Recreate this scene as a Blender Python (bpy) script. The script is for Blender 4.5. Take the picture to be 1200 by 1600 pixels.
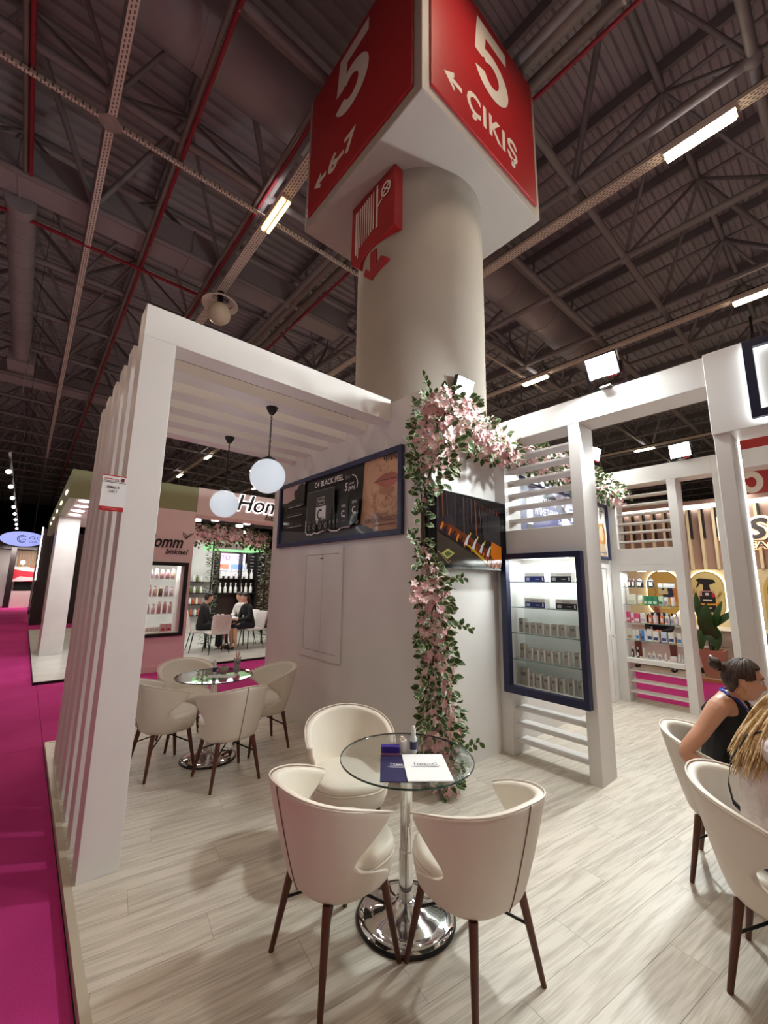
import bpy, math, random
from mathutils import Vector, Matrix, Euler
S = bpy.context.scene
for o in list(bpy.data.objects): bpy.data.objects.remove(o)
COL = S.collection
PI = math.pi
random.seed(7)

# ------------------------------------------------------------------ camera
cam_d = bpy.data.cameras.new('camera'); cam = bpy.data.objects.new('camera', cam_d); COL.objects.link(cam)
cam_d.sensor_fit = 'HORIZONTAL'; cam_d.sensor_width = 36.0; cam_d.lens = 641.42 / 1200 * 36.0
cam_d.clip_start = 0.05; cam_d.clip_end = 300
_R = Vector((0.7556303759838265, -0.6548294669098228, 0.014869571518309626)); _U = Vector((-0.12203581299431708, -0.1184445800408353, 0.9854329717468185)); _F = Vector((0.6435293274104584, 0.7464377071970221, 0.16941296891647833))
cam.matrix_world = Matrix(((_R.x, _U.x, -_F.x, 0), (_R.y, _U.y, -_F.y, 0), (_R.z, _U.z, -_F.z, 1.65), (0, 0, 0, 1)))
S.camera = cam

# ------------------------------------------------------------------ view, world, large lights
S.view_settings.view_transform = 'Standard'; S.view_settings.look = 'None'
S.view_settings.gamma = 1.0; S.view_settings.use_curve_mapping = False
S.view_settings.exposure = -0.06
S.cycles.use_denoising = True
S.cycles.max_bounces = 8; S.cycles.transparent_max_bounces = 12
S.cycles.sample_clamp_indirect = 4.0
W = bpy.data.worlds.new('hall_air'); S.world = W; W.use_nodes = True
W.node_tree.nodes['Background'].inputs[0].default_value = (1.0, 0.86, 0.82, 1)
W.node_tree.nodes['Background'].inputs[1].default_value = 0.16

def area(name, loc, direction, sx, sy, power, color):
    l = bpy.data.lights.new(name, 'AREA'); l.shape = 'RECTANGLE'; l.size = sx; l.size_y = sy
    l.energy = power; l.color = color
    o = bpy.data.objects.new(name, l); COL.objects.link(o); o.location = loc
    o.rotation_euler = Vector(direction).to_track_quat('-Z', 'Y').to_euler()
    return o
LAMP_W = 50.0        # each linear hall lamp
FLOOD_W = 42.0       # each stand floodlight
WARM = (1.0, 0.80, 0.60); COOL = (0.93, 1.0, 0.98)

# ------------------------------------------------------------------ helpers
def lin(c):
    c = c / 255.0
    return c / 12.92 if c <= 0.04045 else ((c + 0.055) / 1.055) ** 2.4
def rgb(r, g, b): return (lin(r), lin(g), lin(b), 1.0)

def mat(name, col, rough=0.5, metal=0.0, vary=0.0, scale=6.0, bump=0.0, bscale=80.0, emit=None, estr=0.0, coat=0.0, spec=0.5):
    m = bpy.data.materials.new(name); m.use_nodes = True
    nt = m.node_tree; b = nt.nodes['Principled BSDF']
    b.inputs['Base Color'].default_value = col; b.inputs['Roughness'].default_value = rough
    b.inputs['Metallic'].default_value = metal; b.inputs['Specular IOR Level'].default_value = spec
    if coat: b.inputs['Coat Weight'].default_value = coat
    if vary or bump:
        tc = nt.nodes.new('ShaderNodeTexCoord')
    if vary:
        n = nt.nodes.new('ShaderNodeTexNoise'); n.inputs['Scale'].default_value = scale; n.inputs['Detail'].default_value = 4
        r = nt.nodes.new('ShaderNodeValToRGB')
        d = tuple(max(0, c * (1 - vary)) for c in col[:3]) + (1,); u = tuple(min(1, c * (1 + vary * .6)) for c in col[:3]) + (1,)
        r.color_ramp.elements[0].position = .3; r.color_ramp.elements[1].position = .7
        r.color_ramp.elements[0].color = d; r.color_ramp.elements[1].color = u
        nt.links.new(tc.outputs['Object'], n.inputs['Vector']); nt.links.new(n.outputs['Fac'], r.inputs['Fac'])
        nt.links.new(r.outputs['Color'], b.inputs['Base Color'])
    if bump:
        n2 = nt.nodes.new('ShaderNodeTexNoise'); n2.inputs['Scale'].default_value = bscale; n2.inputs['Detail'].default_value = 3
        bp = nt.nodes.new('ShaderNodeBump'); bp.inputs['Strength'].default_value = bump; bp.inputs['Distance'].default_value = 0.004
        nt.links.new(tc.outputs['Object'], n2.inputs['Vector']); nt.links.new(n2.outputs['Fac'], bp.inputs['Height'])
        nt.links.new(bp.outputs['Normal'], b.inputs['Normal'])
    if emit:
        b.inputs['Emission Color'].default_value = emit; b.inputs['Emission Strength'].default_value = estr
    return m

class MB:
    """collects shapes for one mesh"""
    def __init__(s): s.v = []; s.f = []; s.m = []; s.s = []
    def add(s, vs, fs, m=0, sm=False):
        o = len(s.v); s.v += [tuple(p) for p in vs]
        for f in fs: s.f.append(tuple(i + o for i in f)); s.m.append(m); s.s.append(sm)
        return s
    def box(s, x0, y0, z0, x1, y1, z1, m=0):
        return s.add([(x0,y0,z0),(x1,y0,z0),(x1,y1,z0),(x0,y1,z0),(x0,y0,z1),(x1,y0,z1),(x1,y1,z1),(x0,y1,z1)],
                     [(0,3,2,1),(4,5,6,7),(0,1,5,4),(1,2,6,5),(2,3,7,6),(3,0,4,7)], m)
    def obox(s, c, sx, sy, sz, rot=None, m=0):
        M = rot if rot is not None else Matrix.Identity(3); c = Vector(c); vs = []
        for z in (-1, 1):
            for x, y in ((-1,-1),(1,-1),(1,1),(-1,1)): vs.append(c + M @ Vector((x*sx/2, y*sy/2, z*sz/2)))
        return s.add(vs, [(0,3,2,1),(4,5,6,7),(0,1,5,4),(1,2,6,5),(2,3,7,6),(3,0,4,7)], m)
    def bar(s, p0, p1, w, h, m=0):
        p0 = Vector(p0); p1 = Vector(p1); d = (p1 - p0); L = d.length; q = d.to_track_quat('X', 'Z').to_matrix()
        return s.obox((p0 + p1) / 2, L, w, h, q, m)
    def cyl(s, p0, p1, r0, r1=None, n=12, m=0, caps=True, sm=True):
        r1 = r0 if r1 is None else r1
        p0 = Vector(p0); p1 = Vector(p1); q = (p1 - p0).to_track_quat('Z', 'Y').to_matrix(); vs = []
        for p, r in ((p0, r0), (p1, r1)):
            for i in range(n):
                a = 2*PI*i/n; vs.append(p + q @ Vector((math.cos(a)*r, math.sin(a)*r, 0)))
        s.add(vs, [(i, (i+1) % n, n+(i+1) % n, n+i) for i in range(n)], m, sm)
        if caps:
            s.add(vs[:n], [tuple(range(n-1, -1, -1))], m); s.add(vs[n:], [tuple(range(n))], m)
        return s
    def tube(s, pts, r, n=8, m=0, closed=False):
        pts = [Vector(p) for p in pts]; N = len(pts); rs = r if isinstance(r, (list, tuple)) else [r]*N; vs = []
        up = Vector((0, 0, 1)); prev = None
        for i, p in enumerate(pts):
            if closed: d = pts[(i+1) % N] - pts[i-1]
            else: d = pts[min(i+1, N-1)] - pts[max(i-1, 0)]
            d.normalize()
            if prev is None:
                a = d.cross(up if abs(d.z) < .95 else Vector((1, 0, 0))).normalized()
            else:
                a = (prev - d * prev.dot(d)); a = a.normalized() if a.length > 1e-6 else d.orthogonal().normalized()
            prev = a; b = d.cross(a)
            for k in range(n):
                t = 2*PI*k/n; vs.append(p + a*math.cos(t)*rs[i] + b*math.sin(t)*rs[i])
        fs = []
        for i in range(N if closed else N-1):
            j = (i+1) % N
            for k in range(n): fs.append((i*n+k, i*n+(k+1) % n, j*n+(k+1) % n, j*n+k))
        s.add(vs, fs, m, True)
        if not closed:
            s.add(vs[:n], [tuple(range(n-1, -1, -1))], m); s.add(vs[-n:], [tuple(range(n))], m)
        return s
    def lathe(s, prof, n=24, c=(0, 0, 0), m=0, sm=True, sx=1, sy=1, caps=True):
        vs = []; N = len(prof)
        for r, z in prof:
            for i in range(n):
                a = 2*PI*i/n; vs.append((c[0]+math.cos(a)*r*sx, c[1]+math.sin(a)*r*sy, c[2]+z))
        fs = [(j*n+i, j*n+(i+1) % n, (j+1)*n+(i+1) % n, (j+1)*n+i) for j in range(N-1) for i in range(n)]
        s.add(vs, fs, m, sm)
        if caps and prof[0][0] > 1e-4: s.add(vs[:n], [tuple(range(n-1, -1, -1))], m)
        if caps and prof[-1][0] > 1e-4: s.add(vs[-n:], [tuple(range(n))], m)
        return s
    def ell(s, c, rx, ry, rz, n=16, k=10, m=0, rot=None):
        vs = []; c = Vector(c); M = rot if rot is not None else Matrix.Identity(3)
        for j in range(1, k):
            t = PI*j/k
            for i in range(n):
                a = 2*PI*i/n; vs.append(c + M @ Vector((rx*math.sin(t)*math.cos(a), ry*math.sin(t)*math.sin(a), rz*math.cos(t))))
        vs.append(c + M @ Vector((0, 0, rz))); vs.append(c + M @ Vector((0, 0, -rz))); T = len(vs)-2
        fs = [(j*n+i, (j+1)*n+i, (j+1)*n+(i+1) % n, j*n+(i+1) % n) for j in range(k-2) for i in range(n)]
        fs += [(T, i, (i+1) % n) for i in range(n)] + [(T+1, (k-2)*n+(i+1) % n, (k-2)*n+i) for i in range(n)]
        return s.add(vs, fs, m, True)
    def prism(s, poly, fn, w0, w1, m=0):
        """extrude a 2D polygon; fn(u, v, w) -> xyz"""
        n = len(poly)
        vs = [fn(u, v, w0) for u, v in poly] + [fn(u, v, w1) for u, v in poly]
        return s.add(vs, [tuple(range(n-1, -1, -1)), tuple(range(n, 2*n))] + [(i, (i+1) % n, n+(i+1) % n, n+i) for i in range(n)], m)
    def mesh(s, name, mats):
        me = bpy.data.meshes.new(name); me.from_pydata(s.v, [], s.f)
        for a in (mats if isinstance(mats, (list, tuple)) else [mats]): me.materials.append(a)
        me.polygons.foreach_set('material_index', s.m); me.polygons.foreach_set('use_smooth', s.s); me.update()
        return me
    def build(s, name, mats, parent=None, bevel=0, subsurf=0, loc=None):
        o = bpy.data.objects.new(name, s.mesh(name, mats)); COL.objects.link(o)
        if parent is not None: o.parent = parent
        if loc is not None: o.location = loc
        if bevel:
            b = o.modifiers.new('edge', 'BEVEL'); b.width = bevel; b.segments = 2; b.limit_method = 'ANGLE'
        if subsurf:
            b = o.modifiers.new('smooth', 'SUBSURF'); b.levels = subsurf; b.render_levels = subsurf
        return o

def tag(o, label=None, cat=None, group=None, kind=None):
    if label: o['label'] = label
    if cat: o['category'] = cat
    if group: o['group'] = group
    if kind: o['kind'] = kind
    return o
def thing(name, label, cat, loc=(0, 0, 0), rz=0.0, group=None):
    o = bpy.data.objects.new(name, None); COL.objects.link(o); o.empty_display_size = .1
    o.location = loc; o.rotation_euler = (0, 0, rz)
    return tag(o, label, cat, group)
def dup(root, loc=None, rz=None, label=None, group=None, scale=None):
    def cp(o, par):
        c = o.copy(); COL.objects.link(c); c.parent = par
        for ch in list(o.children): cp(ch, c)
        return c
    r = cp(root, None)
    if loc is not None: r.location = loc
    if rz is not None: r.rotation_euler = (0, 0, rz)
    if scale is not None: r.scale = scale
    return tag(r, label, None, group)
def piece(name, mesh, parent=None, M=None):
    o = bpy.data.objects.new(name, mesh); COL.objects.link(o)
    if parent is not None: o.parent = parent
    if M is not None: o.matrix_local = M
    return o

# text outlines as polygons, cached
_tx = {}
def text_geo(txt, bold=0.0, shear=0.0, space=1.0):
    key = (txt, bold, shear, space)
    if key not in _tx:
        c = bpy.data.curves.new('lettering', 'FONT'); c.body = txt; c.size = 1.0; c.offset = bold; c.shear = shear
        c.space_character = space; c.align_x = 'LEFT'; c.resolution_u = 3
        o = bpy.data.objects.new('lettering', c); COL.objects.link(o)
        dg = bpy.context.evaluated_depsgraph_get(); me = bpy.data.meshes.new_from_object(o.evaluated_get(dg))
        vs = [(v.co.x, v.co.y) for v in me.vertices]; fs = [tuple(p.vertices) for p in me.polygons]
        bpy.data.objects.remove(o); bpy.data.curves.remove(c); bpy.data.meshes.remove(me)
        if vs:
            x0 = min(v[0] for v in vs); x1 = max(v[0] for v in vs); y0 = min(v[1] for v in vs); y1 = max(v[1] for v in vs)
            vs = [(x-x0, y-y0) for x, y in vs]; _tx[key] = (vs, fs, x1-x0, y1-y0)
        else: _tx[key] = ([], [], 1, 1)
    return _tx[key]

class Print:
    """flat print: coloured shapes stacked in one sheet; frame = origin, u axis, v axis, normal"""
    def __init__(s, o, u, v, n, step=0.0006): s.o = Vector(o); s.u = Vector(u); s.v = Vector(v); s.n = Vector(n); s.k = 0; s.vs = []; s.fs = []; s.c = []; s.step = step
    def P(s, x, y, k): return s.o + s.u*x + s.v*y + s.n*(k*s.step)
    def poly(s, pts, col, k=None):
        if k is None: s.k += 1; k = s.k
        o = len(s.vs); s.vs += [s.P(x, y, k) for x, y in pts]; s.fs.append(tuple(range(o, o+len(pts)))); s.c.append(col); return s
    def rect(s, x0, y0, x1, y1, col): return s.poly([(x0,y0),(x1,y0),(x1,y1),(x0,y1)], col)
    def ell(s, x, y, rx, ry, col, n=24): return s.poly([(x+rx*math.cos(2*PI*i/n), y+ry*math.sin(2*PI*i/n)) for i in range(n)], col)
    def line(s, pts, w, col):
        s.k += 1
        for (x0, y0), (x1, y1) in zip(pts, pts[1:]):
            d = Vector((x1-x0, y1-y0)); L = d.length or 1e-6; nx, ny = -d.y/L*w/2, d.x/L*w/2
            s.poly([(x0-nx,y0-ny),(x1-nx,y1-ny),(x1+nx,y1+ny),(x0+nx,y0+ny)], col, s.k)
        return s
    def text(s, txt, x, y, col, h=None, w=None, bold=0.0, shear=0.0, space=1.0, rot=0.0):
        vs, fs, tw, th = text_geo(txt, bold, shear, space); s.k += 1
        sy = (h/th) if h else (w/tw); sx = (w/tw) if w else sy
        o = len(s.vs); ca, sa = math.cos(rot), math.sin(rot)
        for a, b in vs:
            a *= sx; b *= sy; s.vs.append(s.P(x + a*ca - b*sa, y + a*sa + b*ca, s.k))
        for f in fs: s.fs.append(tuple(i+o for i in f)); s.c.append(col)
        return s
    def build(s, name, m, parent=None):
        me = bpy.data.meshes.new(name); me.from_pydata(s.vs, [], s.fs); me.materials.append(m)
        at = me.color_attributes.new('ink', 'FLOAT_COLOR', 'CORNER'); i = 0
        for p, c in zip(me.polygons, s.c):
            # keep every sheet facing its normal
            for _ in p.vertices: at.data[i].color = c; i += 1
        me.update()
        o = bpy.data.objects.new(name, me); COL.objects.link(o)
        if parent is not None: o.parent = parent
        return o
def ink_mat(name, rough, estr=0.0, coat=0.0, dark=1.0):
    m = bpy.data.materials.new(name); m.use_nodes = True; nt = m.node_tree; b = nt.nodes['Principled BSDF']
    a = nt.nodes.new('ShaderNodeVertexColor'); a.layer_name = 'ink'
    if dark < 1:
        dk = nt.nodes.new('ShaderNodeVectorMath'); dk.operation = 'SCALE'; dk.inputs['Scale'].default_value = dark; nt.links.new(a.outputs['Color'], dk.inputs[0]); nt.links.new(dk.outputs[0], b.inputs['Base Color'])
    else: nt.links.new(a.outputs['Color'], b.inputs['Base Color'])
    b.inputs['Roughness'].default_value = rough
    if dark < 1: b.inputs['Specular IOR Level'].default_value = .2
    if coat: b.inputs['Coat Weight'].default_value = coat; b.inputs['Coat Roughness'].default_value = .06
    if estr: nt.links.new(a.outputs['Color'], b.inputs['Emission Color']); b.inputs['Emission Strength'].default_value = estr
    return m

def evald(o):
    """mesh of an object with its modifiers applied; the object is removed"""
    dg = bpy.context.evaluated_depsgraph_get(); me = bpy.data.meshes.new_from_object(o.evaluated_get(dg))
    old = o.data; bpy.data.objects.remove(o); bpy.data.meshes.remove(old); return me

# ------------------------------------------------------------------ materials
WHITE = mat('white_panel', rgb(232, 229, 227), .42, vary=.03, scale=2.5, bump=.02, bscale=30)
WHITE2 = mat('white_lacquer', rgb(238, 238, 236), .28)
PLAIN = mat('painted_column', rgb(184, 175, 164), .6, vary=.07, scale=1.6, bump=.05, bscale=14)
RED = mat('sign_red', rgb(176, 34, 40), .4, vary=.05, scale=3)
SIGNWHITE = mat('sign_white', rgb(238, 230, 222), .45)
NAVY = mat('navy_frame', rgb(24, 28, 66), .38)
BLACK = mat('black_plastic', rgb(16, 16, 18), .3)
DARKMET = mat('dark_metal', rgb(30, 27, 27), .45, metal=.3)
CHROME = mat('chrome', (.86, .86, .86, 1), .07, metal=1.0)
STEEL = mat('galvanised', rgb(165, 160, 154), .5, metal=.55, vary=.12, scale=9)
LEATHER = mat('cream_leather', rgb(232, 222, 210), .45, vary=.03, scale=5, bump=.08, bscale=260)
LEATHER_IN = mat('cream_leather_inside', rgb(240, 234, 222), .42, vary=.03, scale=5, bump=.08, bscale=260)
SEAM = mat('seam_shadow', rgb(120, 100, 90), .6)
WALNUT = mat('walnut', rgb(92, 48, 32), .4, vary=.25, scale=14)
PRINT = ink_mat('print_ink', .45, coat=.25)
SCREEN = ink_mat('screen_ink', .12, estr=.30, dark=.2)
GLOWPRINT = ink_mat('backlit_ink', .4, estr=1.4)
LED = mat('led_white', (1, 1, 1, 1), .5, emit=(.95, 1, .97, 1), estr=9)
LEDW = mat('led_warm', (1, 1, 1, 1), .5, emit=(1, .88, .62, 1), estr=4)
TUBE = mat('lamp_tube', (1, 1, 1, 1), .5, emit=(1, .80, .52, 1), estr=22)
TUBEA = mat('lamp_tube_amber', (1, 1, 1, 1), .5, emit=(1, .56, .20, 1), estr=6)
FLOODGLASS = mat('flood_glass', (1, 1, 1, 1), .4, emit=(.97, 1, .99, 1), estr=45)
SPOT = mat('downlight_glass', (1, 1, 1, 1), .4, emit=(1, .97, .9, 1), estr=14)
OPAL = mat('opal_glass', rgb(205, 212, 220), .12, emit=(.80, .90, 1, 1), estr=.62, coat=.6)
def glassy(name, tint, edge=False, refl=1.0):
    m = bpy.data.materials.new(name); m.use_nodes = True; nt = m.node_tree; nt.nodes.remove(nt.nodes['Principled BSDF'])
    t = nt.nodes.new('ShaderNodeBsdfTransparent'); t.inputs[0].default_value = tint
    g = nt.nodes.new('ShaderNodeBsdfGlossy'); g.inputs['Roughness'].default_value = .01
    lw = nt.nodes.new('ShaderNodeLayerWeight'); lw.inputs[0].default_value = .5
    pw_ = nt.nodes.new('ShaderNodeMath'); pw_.operation = 'POWER'; pw_.inputs[1].default_value = 4.0; nt.links.new(lw.outputs['Facing'], pw_.inputs[0])
    fr = nt.nodes.new('ShaderNodeMath'); fr.operation = 'MULTIPLY_ADD'; fr.inputs[1].default_value = .90; fr.inputs[2].default_value = .05; nt.links.new(pw_.outputs[0], fr.inputs[0])
    ml = nt.nodes.new('ShaderNodeMath'); ml.operation = 'MULTIPLY'; ml.inputs[1].default_value = refl; ml.use_clamp = True
    mx = nt.nodes.new('ShaderNodeMixShader'); nt.links.new(fr.outputs[0], ml.inputs[0]); nt.links.new(ml.outputs[0], mx.inputs[0])
    nt.links.new(t.outputs[0], mx.inputs[1]); nt.links.new(g.outputs[0], mx.inputs[2]); nt.links.new(mx.outputs[0], nt.nodes['Material Output'].inputs[0])
    return m
GLASS = glassy('clear_glass', (.95, .975, .965, 1))
GLASS_EDGE = mat('glass_edge', rgb(30, 52, 46), .1)
SHELFGLASS = glassy('shelf_glass', (.965, .985, .98, 1), refl=.6)
SHELFEDGE = mat('shelf_edge', rgb(120, 150, 145), .15)
# ------------------------------------------------------------------ floor, carpet, laminate platform
def carpet_mat():
    m = mat('magenta_carpet', rgb(196, 40, 132), .95, bump=.6, bscale=420, spec=.1)
    nt = m.node_tree; b = nt.nodes['Principled BSDF']; tc = nt.nodes.new('ShaderNodeTexCoord')
    n = nt.nodes.new('ShaderNodeTexNoise'); n.inputs['Scale'].default_value = 260; n.inputs['Detail'].default_value = 2
    n2 = nt.nodes.new('ShaderNodeTexNoise'); n2.inputs['Scale'].default_value = 1.3; n2.inputs['Detail'].default_value = 5
    r = nt.nodes.new('ShaderNodeValToRGB'); r.color_ramp.elements[0].position = .3; r.color_ramp.elements[1].position = .75
    r.color_ramp.elements[0].color = rgb(164, 38, 106); r.color_ramp.elements[1].color = rgb(208, 72, 148)
    ad = nt.nodes.new('ShaderNodeMath'); ad.operation = 'MULTIPLY_ADD'; ad.inputs[1].default_value = .55
    ml = nt.nodes.new('ShaderNodeMath'); ml.operation = 'MULTIPLY'; ml.inputs[1].default_value = .45
    for a in (n, n2): nt.links.new(tc.outputs['Object'], a.inputs['Vector'])
    nt.links.new(n2.outputs['Fac'], ml.inputs[0]); nt.links.new(n.outputs['Fac'], ad.inputs[0]); nt.links.new(ml.outputs[0], ad.inputs[2])
    nt.links.new(ad.outputs[0], r.inputs['Fac']); nt.links.new(r.outputs['Color'], b.inputs['Base Color'])
    return m
CARPET = carpet_mat()
def plank_mat(name, dark, light, tint=.045):
    m = bpy.data.materials.new(name); m.use_nodes = True; nt = m.node_tree; b = nt.nodes['Principled BSDF']; b.inputs['Roughness'].default_value = .42
    tc = nt.nodes.new('ShaderNodeTexCoord'); oi = nt.nodes.new('ShaderNodeObjectInfo'); mp = nt.nodes.new('ShaderNodeMapping')
    mp.inputs['Rotation'].default_value = (0, 0, math.radians(8))
    ad = nt.nodes.new('ShaderNodeVectorMath'); ad.operation = 'ADD'; sc = nt.nodes.new('ShaderNodeVectorMath'); sc.operation = 'SCALE'
    co = nt.nodes.new('ShaderNodeCombineXYZ')
    for i in range(3): nt.links.new(oi.outputs['Random'], co.inputs[i])
    nt.links.new(co.outputs[0], sc.inputs[0]); sc.inputs['Scale'].default_value = 37.0
    nt.links.new(tc.outputs['Object'], mp.inputs['Vector']); nt.links.new(mp.outputs[0], ad.inputs[0]); nt.links.new(sc.outputs[0], ad.inputs[1])
    m1 = nt.nodes.new('ShaderNodeMapping'); m1.inputs['Scale'].default_value = (1.1, 16, 1); nt.links.new(ad.outputs[0], m1.inputs['Vector'])
    n1 = nt.nodes.new('ShaderNodeTexNoise'); n1.inputs['Scale'].default_value = 1.7; n1.inputs['Detail'].default_value = 6; n1.inputs['Distortion'].default_value = .9
    nt.links.new(m1.outputs[0], n1.inputs['Vector'])
    m2 = nt.nodes.new('ShaderNodeMapping'); m2.inputs['Scale'].default_value = (3, 70, 1); nt.links.new(ad.outputs[0], m2.inputs['Vector'])
    n2 = nt.nodes.new('ShaderNodeTexNoise'); n2.inputs['Scale'].default_value = 2.2; n2.inputs['Detail'].default_value = 3; nt.links.new(m2.outputs[0], n2.inputs['Vector'])
    mm = nt.nodes.new('ShaderNodeMath'); mm.operation = 'MULTIPLY_ADD'; mm.inputs[1].default_value = .35; nt.links.new(n2.outputs['Fac'], mm.inputs[0])
    ms = nt.nodes.new('ShaderNodeMath'); ms.operation = 'MULTIPLY'; ms.inputs[1].default_value = .65; nt.links.new(n1.outputs['Fac'], ms.inputs[0]); nt.links.new(ms.outputs[0], mm.inputs[2])
    r = nt.nodes.new('ShaderNodeValToRGB'); r.color_ramp.elements[0].position = .34; r.color_ramp.elements[1].position = .56
    r.color_ramp.elements[0].color = dark; r.color_ramp.elements[1].color = light; nt.links.new(mm.outputs[0], r.inputs['Fac'])
    hv = nt.nodes.new('ShaderNodeHueSaturation'); mr = nt.nodes.new('ShaderNodeMapRange'); mr.inputs['To Min'].default_value = 1 - tint; mr.inputs['To Max'].default_value = 1 + tint
    nt.links.new(oi.outputs['Random'], mr.inputs['Value']); nt.links.new(mr.outputs[0], hv.inputs['Value']); nt.links.new(r.outputs['Color'], hv.inputs['Color'])
    nt.links.new(hv.outputs[0], b.inputs['Base Color'])
    bp = nt.nodes.new('ShaderNodeBump'); bp.inputs['Strength'].default_value = .12; bp.inputs['Distance'].default_value = .002
    nt.links.new(mm.outputs[0], bp.inputs['Height']); nt.links.new(bp.outputs[0], b.inputs['Normal'])
    return m
PLANK = plank_mat('laminate', rgb(176, 166, 152), rgb(216, 208, 196))
SUBFLOOR = mat('joint_dark', rgb(120, 112, 102), .8)
ZC = -0.05
fl = tag(MB().box(-40, -25, -.30, 60, 75, ZC-.012).build('floor', mat('hall_concrete', rgb(70, 60, 62), .9, vary=.1)), kind='structure')
# carpet widths, a butt joint between neighbours: the aisle beside the pergola, the aisle behind, the aisle at the far side
def cw(x0, y0, x1, y1): MB().box(x0+.002, y0+.002, ZC-.012, x1-.002, y1-.002, ZC).build('carpet_width', CARPET, fl)
ys = [-12, -2.32, 1.68, 5.68, 8.87, 17.8, 31.3, 60]
for a, b in zip(ys, ys[1:]): cw(-3.2, a, .36 if b < 9 else .34, b)
cw(.36, 5.64, 9.7, 8.87); cw(7.21, -12, 9.7, 1.0); cw(7.21, 1.0, 9.7, 5.64); cw(.34, 17.8, 14, 19.8)
STANDFLOOR = mat('stand_floor', rgb(204, 200, 194), .5, vary=.1, scale=2)
MB().box(-40, -24, ZC-.012, -3.21, 74, ZC-.005).build('stand_floor', STANDFLOOR, fl); MB().box(9.71, 4.2, ZC-.012, 59, 74, ZC-.005).build('stand_floor', STANDFLOOR, fl); MB().box(16, -24, ZC-.012, 59, 4.19, ZC-.005).build('stand_floor', STANDFLOOR, fl)

PX0, PX1, PY0, PY1 = .369, 7.20, -3.2, 5.63
plat = tag(MB().box(PX0+.01, PY0, ZC, PX1-.01, PY1-.01, -.013).build('floor', SUBFLOOR), kind='structure')
TRIM = mat('edge_profile', rgb(196, 186, 168), .45, metal=.2)
t = MB(); t.box(PX0-.006, PY0, ZC, PX0+.03, PY1+.006, .003); t.build('edge_trim', TRIM, plat)
t = MB(); t.box(PX0+.031, PY1-.03, ZC, PX1-.031, PY1+.006, .003); t.build('edge_trim', TRIM, plat)
t = MB(); t.box(PX1-.03, PY0, ZC, PX1+.006, PY1+.006, .003); t.build('edge_trim', TRIM, plat)
def clip(poly, x0, y0, x1, y1):
    def cut(p, f):
        out = []
        for i in range(len(p)):
            a, b = p[i-1], p[i]; fa, fb = f(a), f(b)
            if (fa >= 0) != (fb >= 0): k = fa/(fa-fb); out.append((a[0]+(b[0]-a[0])*k, a[1]+(b[1]-a[1])*k))
            if fb >= 0: out.append(b)
        return out
    for f in (lambda q: q[0]-x0, lambda q: x1-q[0], lambda q: q[1]-y0, lambda q: y1-q[1]):
        if poly: poly = cut(poly, f)
    return poly
def planks(parent, rect, m, w, L, ang, ztop, skip=None, limit=300, off=0):
    ca, sa = math.cos(ang), math.sin(ang); n = 0; g = .0007
    for j in range(-60, 90):
        for i in range(-16, 20):
            u0 = i*L + (j*.37 % 1)*L + off; v0 = j*w
            p = [(u0+g, v0+g), (u0+L-g, v0+g), (u0+L-g, v0+w-g), (u0+g, v0+w-g)]
            p = clip([(u*ca-v*sa, u*sa+v*ca) for u, v in p], *rect)
            if len(p) < 3: continue
            if skip and all(skip(*q) for q in p): continue
            MB().prism(p, lambda a, b, c: (a, b, c), ztop-.012, ztop).build('plank', m, parent); n += 1
    return n
NPL = planks(plat, (PX0+.031, PY0, PX1-.031, PY1-.031), PLANK, .19, 1.28, math.radians(-8), 0.0,
    skip=lambda x, y: (2.75 < x < 6.85 and 2.66 < y < 5.5) or y < -1.2 - .0*x or (y < -.2 and x < .9) )

# ------------------------------------------------------------------ booth walls
XW, YT, HT = 2.655, 2.57, 3.46
tag(MB().box(XW, YT, 0, XW+.10, 5.55, HT+.02).build('wall_left', WHITE), kind='structure')
tag(MB().box(XW+.10, YT, 0, 6.95, YT+.10, HT).build('wall_back', WHITE), kind='structure')
tag(MB().box(XW+.10, 5.45, 0, 6.95, 5.55, HT).build('wall_rear', WHITE), kind='structure')
tag(MB().box(6.85, YT+.10, 0, 6.95, 5.45, HT).build('wall_right', WHITE), kind='structure')
# flush hatch in the poster wall
hatch = thing('wall_hatch', 'flush white double-leaf hatch set in the poster wall below the black banner', 'hatch', (XW, 3.74, .785))
m = MB()
for a in ((0, 0, .86, .075), (0, 1.185, .86, 1.26), (0, .075, .075, 1.185), (.785, .075, .86, 1.185)):
    m.box(-.022, a[0], a[1], 0, a[2], a[3])
m.build('frame', WHITE, hatch, bevel=.002)
MB().box(-.004, .075, .075, .0, .785, 1.185).build('backing', SEAM, hatch)
for a, b in ((.079, .408), (.412, .781)):
    MB().box(-.016, a, .08, -.004, b, 1.18).build('leaf', WHITE, hatch, bevel=.001)
MB().box(-.020, .40, 1.13, -.0161, .46, 1.142).build('latch_label', BLACK, hatch)

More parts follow.
